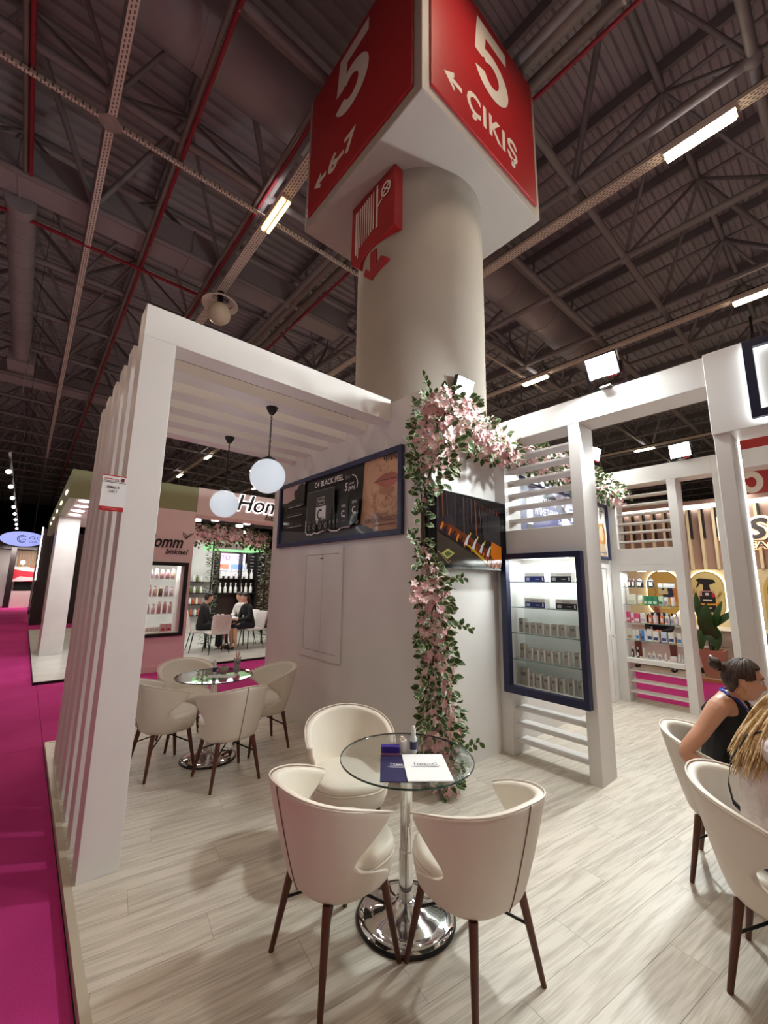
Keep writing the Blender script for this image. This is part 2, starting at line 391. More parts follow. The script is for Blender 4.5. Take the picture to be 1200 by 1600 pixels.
# ------------------------------------------------------------------ slatted partitions running along Y
def partition(X, name, label, group, y_open_end, header_to):
    """X: face towards the viewer; parts in world coordinates"""
    P = thing(name, label, 'partition', (X, 2.56, 0), 0, group)
    D = .30; f = lambda y: y - 2.56
    def b(n, y0, z0, y1, z1, x0=0, x1=D, mm=WHITE, bev=.004): return MB().box(x0, f(y0), z0, x1, f(y1), z1).build(n, mm, P, bevel=bev)
    b('post', 2.44, 0, 2.57 - .001, HT-.27); b('post', 1.615, 0, 1.722, HT-.27)
    b('header', header_to, HT-.27, 2.57 - .001, HT-.025)
    b('rail', 1.722, 1.962, 2.44, 2.212)
    for z in (3.03, 2.89, 2.75, 2.605, 2.47, 2.325):
        b('slat', 1.722, z-.012, 2.44, z+.012, .06, .24, WHITE, .003)
    for z in (.43, .28, .13):
        b('slat', 1.722, z-.011, 2.44, z+.011, .06, .24, WHITE, .003)
    return P, b
P1, b1 = partition(3.83, 'slatted_partition', 'white slatted partition with navy-framed display niche beside the wall-mounted TV', 'slatted partitions', .62, .622)
b1('post', .524, 0, .622, 2.79)
b1('sign_panel', -1.6, 2.79, .628, HT-.01, -.012, .30)
b1('post', -1.6, 0, -1.5, 2.79)
MB().box(.292, .516-2.56, .02, .300, .5235-2.56, 2.79).build('led_strip', LED, P1)
P2, b2 = partition(6.9, 'slatted_partition', 'white slatted partition with open bottle shelves at the aisle end of the stand', 'slatted partitions', 1.1, 1.19)
b2('post', 1.06, 0, 1.19, HT-.27); b2('header', -1.6, HT-.27, 1.19, HT-.025); b2('post', -1.6, 0, -1.5, HT-.27)
# display niche of the first partition
nic = thing('display_niche', 'navy-framed lit display niche with glass shelves set in the slatted partition', 'display case', (3.83, 2.44, .60))
y = lambda v: v - 2.44; z = lambda v: v - .60
m = MB(); fx0, fx1 = -.075, -.001
m.box(fx0, y(1.648), z(.60), fx1, y(2.482), z(.668)); m.box(fx0, y(1.648), z(1.905), fx1, y(2.482), z(1.962))
m.box(fx0, y(1.648), z(.668), fx1, y(1.698), z(1.905)); m.box(fx0, y(2.414), z(.668), fx1, y(2.482), z(1.905))
m.build('frame', NAVY, nic, bevel=.003)
m = MB(); m.box(.0, y(1.7235), z(.600), .285, y(2.4385), z(.655)); m.box(.285, y(1.7235), z(.60), .298, y(2.4385), z(1.9605)); m.box(.0, y(1.7235), z(1.915), .285, y(2.4385), z(1.9605))
m.build('carcass', WHITE2, nic)
P1SH = (1.680, 1.425, 1.170, .915)
for zz in P1SH:
    MB().box(.02, y(1.7245), z(zz-.008), .284, y(2.4375), z(zz), 0).build('glass_shelf', [SHELFGLASS], nic)
    MB().box(.016, y(1.7245), z(zz-.008), .0199, y(2.4375), z(zz)).build('shelf_edge', SHELFEDGE, nic)
for yy in (1.90, 2.20):
    MB().lathe([(.001, .004), (.05, .004), (.056, 0)], 20, (.13, y(yy), z(1.909))).build('downlight', SPOT, nic)
area('niche_lamp', (3.96, 2.08, 1.895), (-.1, 0, -1), .5, .2, 10, COOL).rotation_euler.z += 0
# open shelves of the second partition
rk = thing('display_shelves', 'open glass display shelves with white bottom tray in the aisle-end partition', 'shelf unit', (6.9, 2.44, .55))
z = lambda v: v - .55
MB().box(-.01, y(1.7235), z(.55), .29, y(2.4385), z(.61)).build('tray', WHITE, rk, bevel=.003)
MB().box(.0, y(1.7235), z(1.875), .29, y(2.4385), z(1.961)).build('top_panel', WHITE, rk)
P2SH = (1.638, 1.383, 1.122, .868)
for zz in P2SH:
    MB().box(.03, y(1.7245), z(zz-.008), .27, y(2.4375), z(zz)).build('glass_shelf', SHELFGLASS, rk)
    MB().box(.026, y(1.7245), z(zz-.008), .0299, y(2.4375), z(zz)).build('shelf_edge', SHELFEDGE, rk)
for yy in (1.92, 2.18):
    MB().lathe([(.001, .004), (.05, .004), (.056, 0)], 20, (.13, y(yy), z(1.869))).build('downlight', SPOT, rk)
area('shelf_lamp', (7.03, 2.08, 1.86), (-.05, 0, -1), .5, .2, 7, COOL)
# door in the back wall by the second partition
dr = thing('door_1', None, None, (6.0, YT, 0)); dr['kind'] = 'structure'
m = MB(); m.box(.0, -.018, 0, .05, -.001, 1.96); m.box(.69, -.018, 0, .74, -.001, 1.96); m.box(.05, -.018, 1.91, .69, -.001, 1.96); m.build('frame', WHITE, dr)
leaf_ = MB().box(.056, -.012, .008, .684, -.001, 1.904).build('door_leaf', WHITE, dr, bevel=.002)
m = MB(); m.cyl((.63, -.012, .93), (.63, -.05, .93), .012); m.ell((.63, -.055, .93), .024, .02, .024); m.cyl((.63,-.075,.93),(.63,-.082,.925),.004); m.box(.624,-.084,.88,.636,-.080,.925)
m.build('door_knob', CHROME, leaf_)

# ------------------------------------------------------------------ pergola: six portal frames
FY = (3.0, 3.39, 3.776, 4.16, 4.56, 4.95)
names = ('front portal frame of the white pergola carrying the hall number notice', 'second frame from the front of the white pergola', 'third frame from the front of the white pergola',
         'fourth frame from the front of the white pergola', 'fifth frame from the front of the white pergola', 'rear frame of the white pergola nearest the pink stand')
for i, fy in enumerate(FY):
    p = thing('pergola_frame', names[i], 'pergola frame', (.413, fy, 0), 0, 'pergola frames')
    top = 3.52 if i == 0 else 3.385; w = .205 if i == 0 else .19
    MB().box(0, 0, 0, w, .19, 3.285).build('post', WHITE, p, bevel=.003)
    MB().box(0, 0, 3.285, XW-.413-.001, .19, top).build('beam', WHITE, p, bevel=.003)
# ------------------------------------------------------------------ hall column with sign cube
CX, CY, CR, CZ = 3.545, 3.447, .825, 6.51
col = thing('hall_column', 'thick round concrete hall column rising through the stand to the red number cube', 'column', (CX, CY, 0))
m = MB(); m.lathe([(CR, -.05), (CR, 2.0), (CR, 4.55), (CR+.004, 4.56), (CR+.004, 7.0)], 72); m.build('shaft', PLAIN, col)
m = MB(); m.lathe([(CR-.2, 7.0), (CR-.2, 11.4)], 48); m.build('upper_shaft', PLAIN, col)
cube = thing('sign_cube', 'white hall sign cube with red number panels fixed around the round column', 'sign', (CX, CY, CZ))
HS = 1.147
m = MB(); m.box(-HS, -HS, 0, HS, HS, 2.188)
m.build('box', mat('cube_white', rgb(182, 174, 169), .55, vary=.04, scale=2), cube, bevel=.012)
def sign_face(o, u, n, big_u, arrow, words):
    o = Vector(o); u = Vector(u); n = Vector(n); v = Vector((0, 0, 1))
    fn = lambda a, b, c: o + u*a + v*b + n*c
    MB().prism([(.11, .135), (2.18, .135), (2.18, 2.10), (.11, 2.10)], fn, .0, .03).build('red_panel', RED, cube, bevel=.004)
    w = Print(fn(0, 0, .0305), u, v, n, .0008); big_u(w); w.build('number_five', PRINT, cube)
    w = Print(fn(0, 0, .0305), u, v, n, .0008); words(w); w.build('lettering', PRINT, cube)
    w = Print(fn(0, 0, .0305), u, v, n, .0008)
    # arrow pointing towards -u
    ax, ay = arrow; w.poly([(ax, ay+.0), (ax+.17, ay+.125), (ax+.17, ay+.06), (ax+.09, ay)], SW); w.poly([(ax, ay), (ax+.09, ay), (ax+.17, ay-.06), (ax+.17, ay-.125)], SW); w.rect(ax+.07, ay-.032, ax+.30, ay+.032, SW)
    w.build('arrow', PRINT, cube)
SW = rgb(240, 232, 224)
def big5(w, x, y, W_, H_):
    Q = lambda pts: w.poly([(x+a*W_, y+b*H_) for a, b in pts], SW, w.k)
    w.k += 1
    Q([(.10, .81), (.93, .81), (.93, 1.0), (.13, 1.0)]); Q([(.10, .81), (.35, .81), (.31, .52), (.25, .45), (.05, .45)])
    w.k += 3; N_ = 26; A0, A1 = math.radians(136), math.radians(-158)
    for k in range(N_):
        a, b = A0+(A1-A0)*k/N_, A0+(A1-A0)*(k+1)/N_
        Q([(.485+.475*math.cos(a), .325+.325*math.sin(a)), (.485+.475*math.cos(b), .325+.325*math.sin(b)), (.485+.20*math.cos(b), .325+.155*math.sin(b)), (.485+.20*math.cos(a), .325+.155*math.sin(a))])
sign_face((-HS, HS, 0), (0, -1, 0), (-1, 0, 0), lambda w: big5(w, .72, 1.0, .76, 1.0), (.27, .47),
          lambda w: w.text('6-7', .62, .345, SW, h=.27, w=.60, bold=.04))
sign_face((-HS, -HS, 0), (1, 0, 0), (0, -1, 0), lambda w: big5(w, .83, .96, .76, 1.0), (.30, .49),
          lambda w: (w.text('ÇIKIŞ', .69, .30, SW, h=.40, w=1.03, bold=.03, space=1.12)))
# fire hose sign
hs = thing('fire_hose_sign', 'red box sign with white hose reel symbol on the round column', 'sign', (2.70, 3.863, 5.544)); hs.scale = (1, 1.0385, 1.0385)
fn = lambda a, b, c: (c, -a, b)
poly = [(0, .135), (.18, -.04), (.205, .03), (.25, .065), (.315, .09), (.48, .107), (.605, .118), (.70, .126), (.805, .14), (.805, .925), (0, .925)]
MB().prism(poly, fn, 0, .128).build('box', RED, hs, bevel=.006)
w = Print((-.002, 0, 0), (0, -1, 0), (0, 0, 1), (-1, 0, 0), .0008)
w.line([(.10, .20), (.10, .80)], .032, SW); w.line([(.50, .31), (.50, .88)], .035, SW)
for k in range(8): w.line([(.14 + .043*k, .24 + .012*k if k else .14), (.14 + .043*k, .80 + .006*k)], .020, SW)
w.line([(.50, .56), (.60, .62)], .025, SW)
w.k += 1
for k in range(20):
    a0, a1 = 2*PI*k/20, 2*PI*(k+1)/20; c0, c1 = (.665, .70), .085
    w.poly([(c0[0]+r*math.cos(a), c0[1]+r*1.1*math.sin(a)) for r, a in ((.085, a0), (.085, a1), (.060, a1), (.060, a0))], SW, w.k)
w.line([(.61, .66), (.72, .74)], .022, SW); w.line([(.61, .75), (.72, .65)], .022, SW)
w.build('hose_symbol', PRINT, hs)
m = MB(); dn = lambda a, b, c: (c, -a, b)
m.prism([((3.863 - (3.72-a)*.9945)/1.0385, (1.65 + (3.75+b)*.9945 - 5.544)/1.0385) for a, b in ((.23, .224), (.344, .218), (.35, .0), (.437, .058), (.54, -.026), (.265, -.172), (.11, -.018), (.148, .059), (.238, -.04))], dn, .005, .13)
m.build('arrow', RED, hs)
# ------------------------------------------------------------------ hall: deck, space frame, ducts, trays, lamps
DECK = mat('roof_deck', rgb(172, 166, 172), .7, vary=.10, scale=.6)
FRAME = mat('space_frame_paint', rgb(132, 127, 130), .5, vary=.08, scale=1.2)
PIPE = mat('grey_pipe', rgb(120, 108, 104), .55, vary=.08, scale=2)
DUCT = mat('duct_sheet', rgb(152, 146, 150), .5, metal=.1, vary=.10, scale=1.0)
REDPIPE = mat('red_pipe', rgb(140, 16, 40), .45)
HALLWALL = mat('hall_wall', rgb(42, 36, 38), .9)
for n, a in (('wall_north', (-40, 74.5, ZC, 60, 75, 12)), ('wall_south', (-40, -25, ZC, 60, -24.5, 12)), ('wall_east', (59.5, -24.5, ZC, 60, 74.5, 12)), ('wall_west', (-40, -24.5, ZC, -39.5, 74.5, 12))):
    tag(MB().box(*a).build(n, HALLWALL), kind='structure')
vs = []; fs = []; yy = -24.5; prof = ((0, 0), (.10, 0), (.135, .07), (.24, .07), (.275, 0))
while yy < 74.4:
    for dy, dz in prof[:4]:
        vs += [(-40, yy+dy, 11.72+dz), (60, yy+dy, 11.72+dz)]
    yy += .275
fs = [(2*i, 2*i+1, 2*i+3, 2*i+2) for i in range(len(vs)//2-1)]
ceil = tag(MB().add(vs, fs).build('ceiling', DECK), kind='structure')

def axis(base, step, extra, lo, hi):
    v = []; a = base
    while a > lo: v.append(a); a -= step
    b = extra
    while b < hi: v.append(b); b += step
    return sorted(v)
XL = axis(2.68, 2.53, 4.42, -13, 45); XL = [x for x in XL if x < 4.5] + [6.87 + 2.56*i for i in range(15)]
YL = axis(2.69, 2.54, 4.36, -6, 5) + [6.7 + 2.56*i for i in range(17)]
ZB, ZT = 9.0, 11.0
for x in XL: MB().cyl((x, -24, ZB), (x, 60, ZB), .075 if x < 15 else .06, n=8).build('chord', FRAME, ceil)
for y in YL: MB().cyl((-20, y, ZB), (48, y, ZB), .07, n=8).build('chord', FRAME, ceil)
mx = [(a+b)/2 for a, b in zip(XL, XL[1:])]; my = [(a+b)/2 for a, b in zip(YL, YL[1:])]
wx = [b-a for a, b in zip(XL, XL[1:])]; wy = [b-a for a, b in zip(YL, YL[1:])]
ux = [m for m, w in zip(mx, wx) if w > 2.2]; uy = [m for m, w in zip(my, wy) if w > 2.2]
for x in ux: MB().cyl((x, -24, ZT), (x, 60, ZT), .045, n=6).build('upper_chord', FRAME, ceil); MB().box(x-.04, -24, 11.45, x+.04, 60, 11.715).build('purlin', FRAME, ceil)
for y in uy: MB().cyl((-20, y, ZT), (48, y, ZT), .06, n=6).build('upper_chord', FRAME, ceil)
unit = MB().cyl((0, 0, 0), (0, 0, 1), 1.0, n=7, caps=False).mesh('strut', FRAME)
unitp = MB().cyl((0, 0, 0), (0, 0, 1), 1.0, n=6, caps=False).mesh('strut', FRAME)
jobs = []
for i, (x, w) in enumerate(zip(mx, wx)):
    if w < 2.2: continue
    for j, (y, h) in enumerate(zip(my, wy)):
        if h < 2.2: continue
        for k, (bx, by) in enumerate(((XL[i], YL[j]), (XL[i+1], YL[j]), (XL[i], YL[j+1]), (XL[i+1], YL[j+1]))):
            az = math.atan2(y, x) - math.radians(49)
            front = abs((az + PI) % (2*PI) - PI) < .95
            jobs.append((math.hypot(x, y) + (0 if front else 100), Vector((bx, by, ZB)), Vector((x, y, ZT)), .058 if (k + i + j) % 3 == 0 else .038))
        jobs.append((math.hypot(x, y) + (0 if front else 100), Vector((x, y, ZT)), Vector((x, y, 11.46)), .03))
jobs.sort(key=lambda t: t[0])
far = MB()
for k, (d, p, q, r) in enumerate(jobs):
    if d > 95: continue
    if k < 290:
        M = (q-p).to_track_quat('Z', 'Y').to_matrix().to_4x4() @ Matrix.Diagonal((r, r, (q-p).length, 1)); M.translation = p
        piece('strut', unit, ceil, M)
    elif d < 60: far.cyl(p, q, r, n=5, caps=False)
tag(far.build('strut', FRAME, ceil), kind='stuff')
nod = MB().ell((0, 0, 0), .13, .13, .13, 10, 6).mesh('node', FRAME)
for x in XL:
    for y in YL:
        if -3 < x < 15 and -1 < y < 16: piece('node', nod, ceil, Matrix.Translation((x, y, ZB)))
# services
def run(name, label, cat, m, group=None, seg=None, r=None, boxw=None, hang=()):
    o = MB()
    if r: o.cyl(*seg, r, n=20)
    return tag(o.build(name, m), label, cat, group)
sv = lambda v: 1.0
run('service_pipe', 'grey service pipe lying along the roof frame just before the fat round duct', 'pipe', PIPE, 'overhead grey pipes', ((-20, 4.52, 9.2), (40, 4.52, 9.2)), .095)
for k, (xx, zz, r) in enumerate(((4.54, 8.99, .095), (4.83, 8.99, .085))):
    o = run('service_pipe', ('grey pipe passing behind the sign cube along the aisle direction', 'grey pipe passing behind the sign cube with a thin red line under it')[k], 'pipe', PIPE, 'overhead grey pipes', ((xx, -20, zz), (xx, 50, zz)), r)
    for q in range(-3, 14):
        m = MB(); m.cyl((xx, q*2.0+1.1, zz+.0), (xx, q*2.0+1.13, zz+.0), r+.012, n=16); m.build('clamp', STEEL, o)
for k, (xx, zz, lab, ye) in enumerate(((-.80, 8.9, 'red sprinkler pipe over the carpeted aisle beside a grey conduit', 9.1), (1.20, 8.9, 'red sprinkler pipe above the pergola front, partly hidden by the round duct', 55), (2.60, 8.9, 'red sprinkler pipe beside the cable tray with the amber lamp', 55),
                                   (4.97, 8.92, 'thin red pipe under the grey pipe behind the sign cube', 55), (7.02, 9.12, 'red sprinkler pipe on the truss chord above the bright tray lamp', 55), (9.62, 9.12, 'red sprinkler pipe over the second truss chord beyond the cube', 55), (12.2, 9.12, 'red sprinkler pipe over the truss chord beyond the second cable tray', 55))):
    o = run('sprinkler_pipe', lab, 'pipe', REDPIPE, 'red sprinkler pipes', ((xx, -20, zz), (xx, ye, zz)), .032)
    if k < 3: MB().cyl((xx-.075, -20, zz+.03), (xx-.075, ye, zz+.03), .04, n=10).build('conduit', PIPE, o)
    for q in range(-1, 3 if ye < 20 else 12): MB().cyl((xx, 1.8+q*2.56, zz-.09), (xx, 1.8+q*2.56, zz), .012, n=8).build('sprinkler_head', STEEL, o)
run('sprinkler_pipe', 'red sprinkler pipe crossing the roof behind the flat rectangular duct', 'pipe', REDPIPE, 'red sprinkler pipes', ((-20, 10.25, 8.8), (2.45, 10.25, 8.8)), .035)
dct = thing('round_duct', 'fat round ventilation duct crossing the roof behind the sign cube', 'duct', (0, 5.55, 9.95))
m = MB(); m.cyl((-20, 0, 0), (15.2, 0, 0), .60, n=40); m.build('duct_body', DUCT, dct)
for x in range(-9, 15, 2): MB().cyl((x, 0, 0), (x+.03, 0, 0), .612, n=40).build('flange', DUCT, dct)
for k, (yy, lab) in enumerate(((9.2, 'flat rectangular duct crossing the roof above the pergola'), (19.9, 'second flat rectangular duct crossing the roof far along the aisle'))):
    d = thing('flat_duct', lab, 'duct', (0, yy, 9.03), 0, 'rectangular ducts')
    MB().box(-20, .0, 0, 6.4, .78, .55).build('duct_body', DUCT, d, bevel=.01)
    for x in range(-19, 6, 3): MB().box(x, -.02, -.02, x+.04, .80, .57).build('flange', DUCT, d)
d = thing('branch_duct', 'branch ventilation duct with ringed joints running along the aisle to a grille box', 'duct', (-.95, 10, 8.95))
m = MB(); m.cyl((0, 0, 0), (0, 7.4, 0), .24, n=28); m.build('duct_body', DUCT, d)
for q in range(13): MB().cyl((0, .3+q*.55, 0), (0, .33+q*.55, 0), .248, n=28).build('ring', DUCT, d)
MB().box(-.34, 7.4, -.3, .34, 8.3, .3).build('grille_box', DUCT, d); MB().box(-.34, 8.31, -.34, .34, 8.33, -.06).build('grille', STEEL, d)
def tray_mat():
    m = mat('perforated_tray', rgb(205, 198, 188), .5, metal=.1); nt = m.node_tree; b = nt.nodes['Principled BSDF']
    tc = nt.nodes.new('ShaderNodeTexCoord'); br = nt.nodes.new('ShaderNodeTexBrick'); br.inputs['Scale'].default_value = 1.0
    br.inputs['Color1'].default_value = rgb(110, 102, 98); br.inputs['Color2'].default_value = rgb(110, 102, 98); br.inputs['Mortar'].default_value = rgb(226, 216, 206)
    br.inputs['Mortar Size'].default_value = .014; br.inputs['Brick Width'].default_value = .075; br.inputs['Row Height'].default_value = .045
    mp = nt.nodes.new('ShaderNodeMapping'); mp.inputs['Rotation'].default_value = (0, 0, PI/2)
    nt.links.new(tc.outputs['Object'], mp.inputs['Vector']); nt.links.new(mp.outputs[0], br.inputs['Vector']); nt.links.new(br.outputs['Color'], b.inputs['Base Color']); return m
TRAY = tray_mat()
LX = (-8.4, -2.9, 2.83, 7.17, 12.55, 18.0, 23.4, 29.0)
tlab = {2.83: 'perforated cable tray carrying the amber lamp above the pergola', 7.17: 'perforated cable tray with the bright twin tube past the cube', 12.55: 'perforated cable tray of the second lamp row beyond the cube',
        18.0: 'perforated cable tray of the third lamp row beyond the cube', -2.9: 'perforated cable tray over the carpeted aisle'}
for x in LX:
    if x in tlab or x > 20:
        t = thing('cable_tray', tlab.get(x) or ('perforated cable tray of the %s lamp row beyond the cube' % ('fourth' if x < 25 else 'fifth')), 'cable tray', (x, 0, 8.70), 0, 'cable trays')
        m = MB(); m.box(-.10, -20, 0, .10, 50, .012); m.box(-.10, -20, .012, -.09, 50, .07); m.box(.09, -20, .012, .10, 50, .07); m.build('tray_body', TRAY, t)
        for q in range(-2, 12): MB().cyl((0, 2.69+q*2.56, .07), (0, 2.69+q*2.56, .30), .01, n=6).build('hanger', STEEL, t)
        MB().tube([(-.05, -20, .09), (-.05, 10, .10), (-.04, 50, .09)], .03, 6).build('cable', DARKMET, t)
lampproto = None
def lamp_label(x, y):
    if abs(x-2.83) < .1 and 5 < y < 8: return 'amber glowing twin-tube lamp on the cable tray beside the sign cube'
    if abs(x-7.17) < .1 and y < 3: return 'bright twin-tube lamp on the cable tray past the sign cube'
    if abs(x-12.55) < .1 and y < 3: return 'twin-tube lamp of the second lamp row cut by the picture edge'
    if abs(x-12.55) < .1 and y < 8: return 'twin-tube lamp of the second lamp row just over the floodlit partition'
    return None
amber_done = False; protos = {}
for x in LX:
    for q in range(-2, 8):
        y = .875 + 5.76*q
        lab = lamp_label(x, y) or '%s twin-tube lamp along the %s cable tray of the hall' % (('first', 'second', 'third', 'fourth', 'fifth', 'sixth', 'seventh', 'eighth', 'ninth', 'tenth')[q+2], ('first', 'second', 'third', 'fourth', 'fifth', 'sixth', 'seventh', 'eighth')[LX.index(x)])
        vis = not (q < 0 or (x < 0))
        if vis:
            if x not in protos:
                TB = TUBE
                if abs(x-2.83) < .1: amber_done = True; TB = TUBEA
                lampproto = thing('hall_lamp', lab, 'lamp', (x, y, 8.60), 0, 'twin-tube hall lamps')
                m = MB(); m.box(-.10, -.46, .03, .10, .46, .0995); m.box(-.012, -.46, -.01, .012, .46, .03); m.build('housing', SIGNWHITE, lampproto)
                for s in (-.055, .055): MB().cyl((s, -.44, .0), (s, .44, .0), .030, n=12).build('tube', TB, lampproto)
                protos[x] = lampproto
            else: dup(protos.get(x) or protos[7.17], (x, y, 8.60), label=lab)
        if -12 < y < 32 and x < 25:
            area('hall_lamp_light', (x, y, 8.55), (0, 0, -1), .25, .95, LAMP_W, WARM); area('ceiling_fill_light', (x, y, 8.83), (0, 0, 1), .5, .95, LAMP_W*.06, (1, .9, .85))  # second light is an upward fill added to brighten the roof deck
# crossing bars below the frame
cb = thing('perforated_bar', 'long perforated bar hung over the aisle along the pergola', 'hanging bar', (.168, 0, 8.79))
MB().box(-.055, -8, 0, .055, 31.5, .11).build('bar_body', TRAY, cb)
for q in range(-2, 10): MB().cyl((0, 1.4+q*2.9, .11), (0, 1.4+q*2.9, .32), .008, n=6).build('hanger', STEEL, cb)
cb2 = thing('perforated_bar', 'perforated bar crossing the aisle bar and passing under the amber lamp', 'hanging bar', (0, 7.0, 8.795))
MB().box(-12, -.03, 0, .105, .03, .06).build('bar_body', TRAY, cb2); MB().box(.225, -.03, 0, 14, .03, .06).build('bar_body', TRAY, cb2)
MB().prism([(-.16, -.055), (-.05, -.16), (.05, -.16), (.16, -.055), (.16, .055), (.05, .16), (-.05, .16), (-.16, .055)], lambda a, b, c: (.165+a, b, c), -.006, -.0005).build('cross_plate', STEEL, cb2)
# high-bay luminaire
hb = thing('high_bay_lamp', 'round white pendant lamp with ring shade and globe under the roof above the pergola', 'lamp', (2.84, 9.62, 8.35))
m = MB(); m.lathe([(.20, .16), (.40, .0), (.42, .0), (.42, .02), (.22, .18)], 32, caps=False); m.build('ring_shade', SIGNWHITE, hb)
m = MB(); m.ell((0, 0, -.24), .27, .27, .27, 28, 16); m.build('globe', mat('globe_plastic', rgb(214, 204, 186), .4), hb)
m = MB()
for k in range(3): a = 2*PI*k/3; m.cyl((.30*math.cos(a), .30*math.sin(a), .08), (.16*math.cos(a), .16*math.sin(a), -.06), .012, n=6)
m.build('spoke', DARKMET, hb); MB().cyl((0, 0, .0), (0, 0, .35), .07, n=14).build('stem', DARKMET, hb)

# ------------------------------------------------------------------ floodlights on the stand
def flood(loc, aim, label, power=FLOOD_W, off=(0, 0, 0)):
    f = thing('floodlight', label, 'floodlight', loc, 0, 'stand floodlights')
    d = Vector(aim).normalized(); q = d.to_track_quat('Z', 'Y').to_matrix()
    # q: local Z = beam, keep local Y upwards
    c = Vector((0, 0, .245)) + Vector(off)
    m = MB(); m.obox(c - d*.025, .27, .21, .05, q); m.build('housing', BLACK, f, bevel=.006)
    MB().obox(c + d*.002, .245, .185, .006, q).build('lens', FLOODGLASS, f)
    sx = q @ Vector((1, 0, 0))
    m = MB(); m.bar(c - d*.03 + sx*.145, Vector((0, 0, .02)) + sx*.145, .03, .008); m.bar(c - d*.03 - sx*.145, Vector((0, 0, .02)) - sx*.145, .03, .008)
    m.bar(Vector((0, 0, .018)) - sx*.15, Vector((0, 0, .018)) + sx*.15, .008, .03); m.build('bracket', DARKMET, f)
    m = MB(); m.obox((0, 0, .0075), .16, .09, .013, None); m.build('base_plate', STEEL, f)
    if loc[2] > HT + .01: MB().box(-.04, -.04, -.042, .04, .04, .0005).build('stand_off', STEEL, f)
    m = MB(); m.obox(c - Vector((0, 0, .118)) + sx*.07 - d*.02, .07, .02, .03, q); m.build('red_label', RED, f)
    p = Vector(loc) + c + d*.03
    area('flood_beam', p, d, .24, .18, power, COOL)
    return f
flood((3.865, 1.335, HT-.023), (-.82, -.05, -.56), 'glaring white floodlight on top of the slatted partition header', 82, (-.12, 0, -.06))
flood((3.36, 2.59, HT+.042), (-.05, -.94, -.30), 'glaring white floodlight above the flower garland by the column', 8.5)
flood((6.935, 1.497, HT-.023), (-.96, .12, -.20), 'glaring white floodlight on the header of the partition by the aisle', 170, (-.12, 0, -.12))
flood((6.72, 2.60, HT+.042), (-.15, -.94, -.28), 'glaring white floodlight above the second flower garland', 8)
flood((3.98, -1.35, HT-.012), (-.62, .66, -.42), 'white floodlight on the header past the lit square frame, beyond the picture edge', 48)
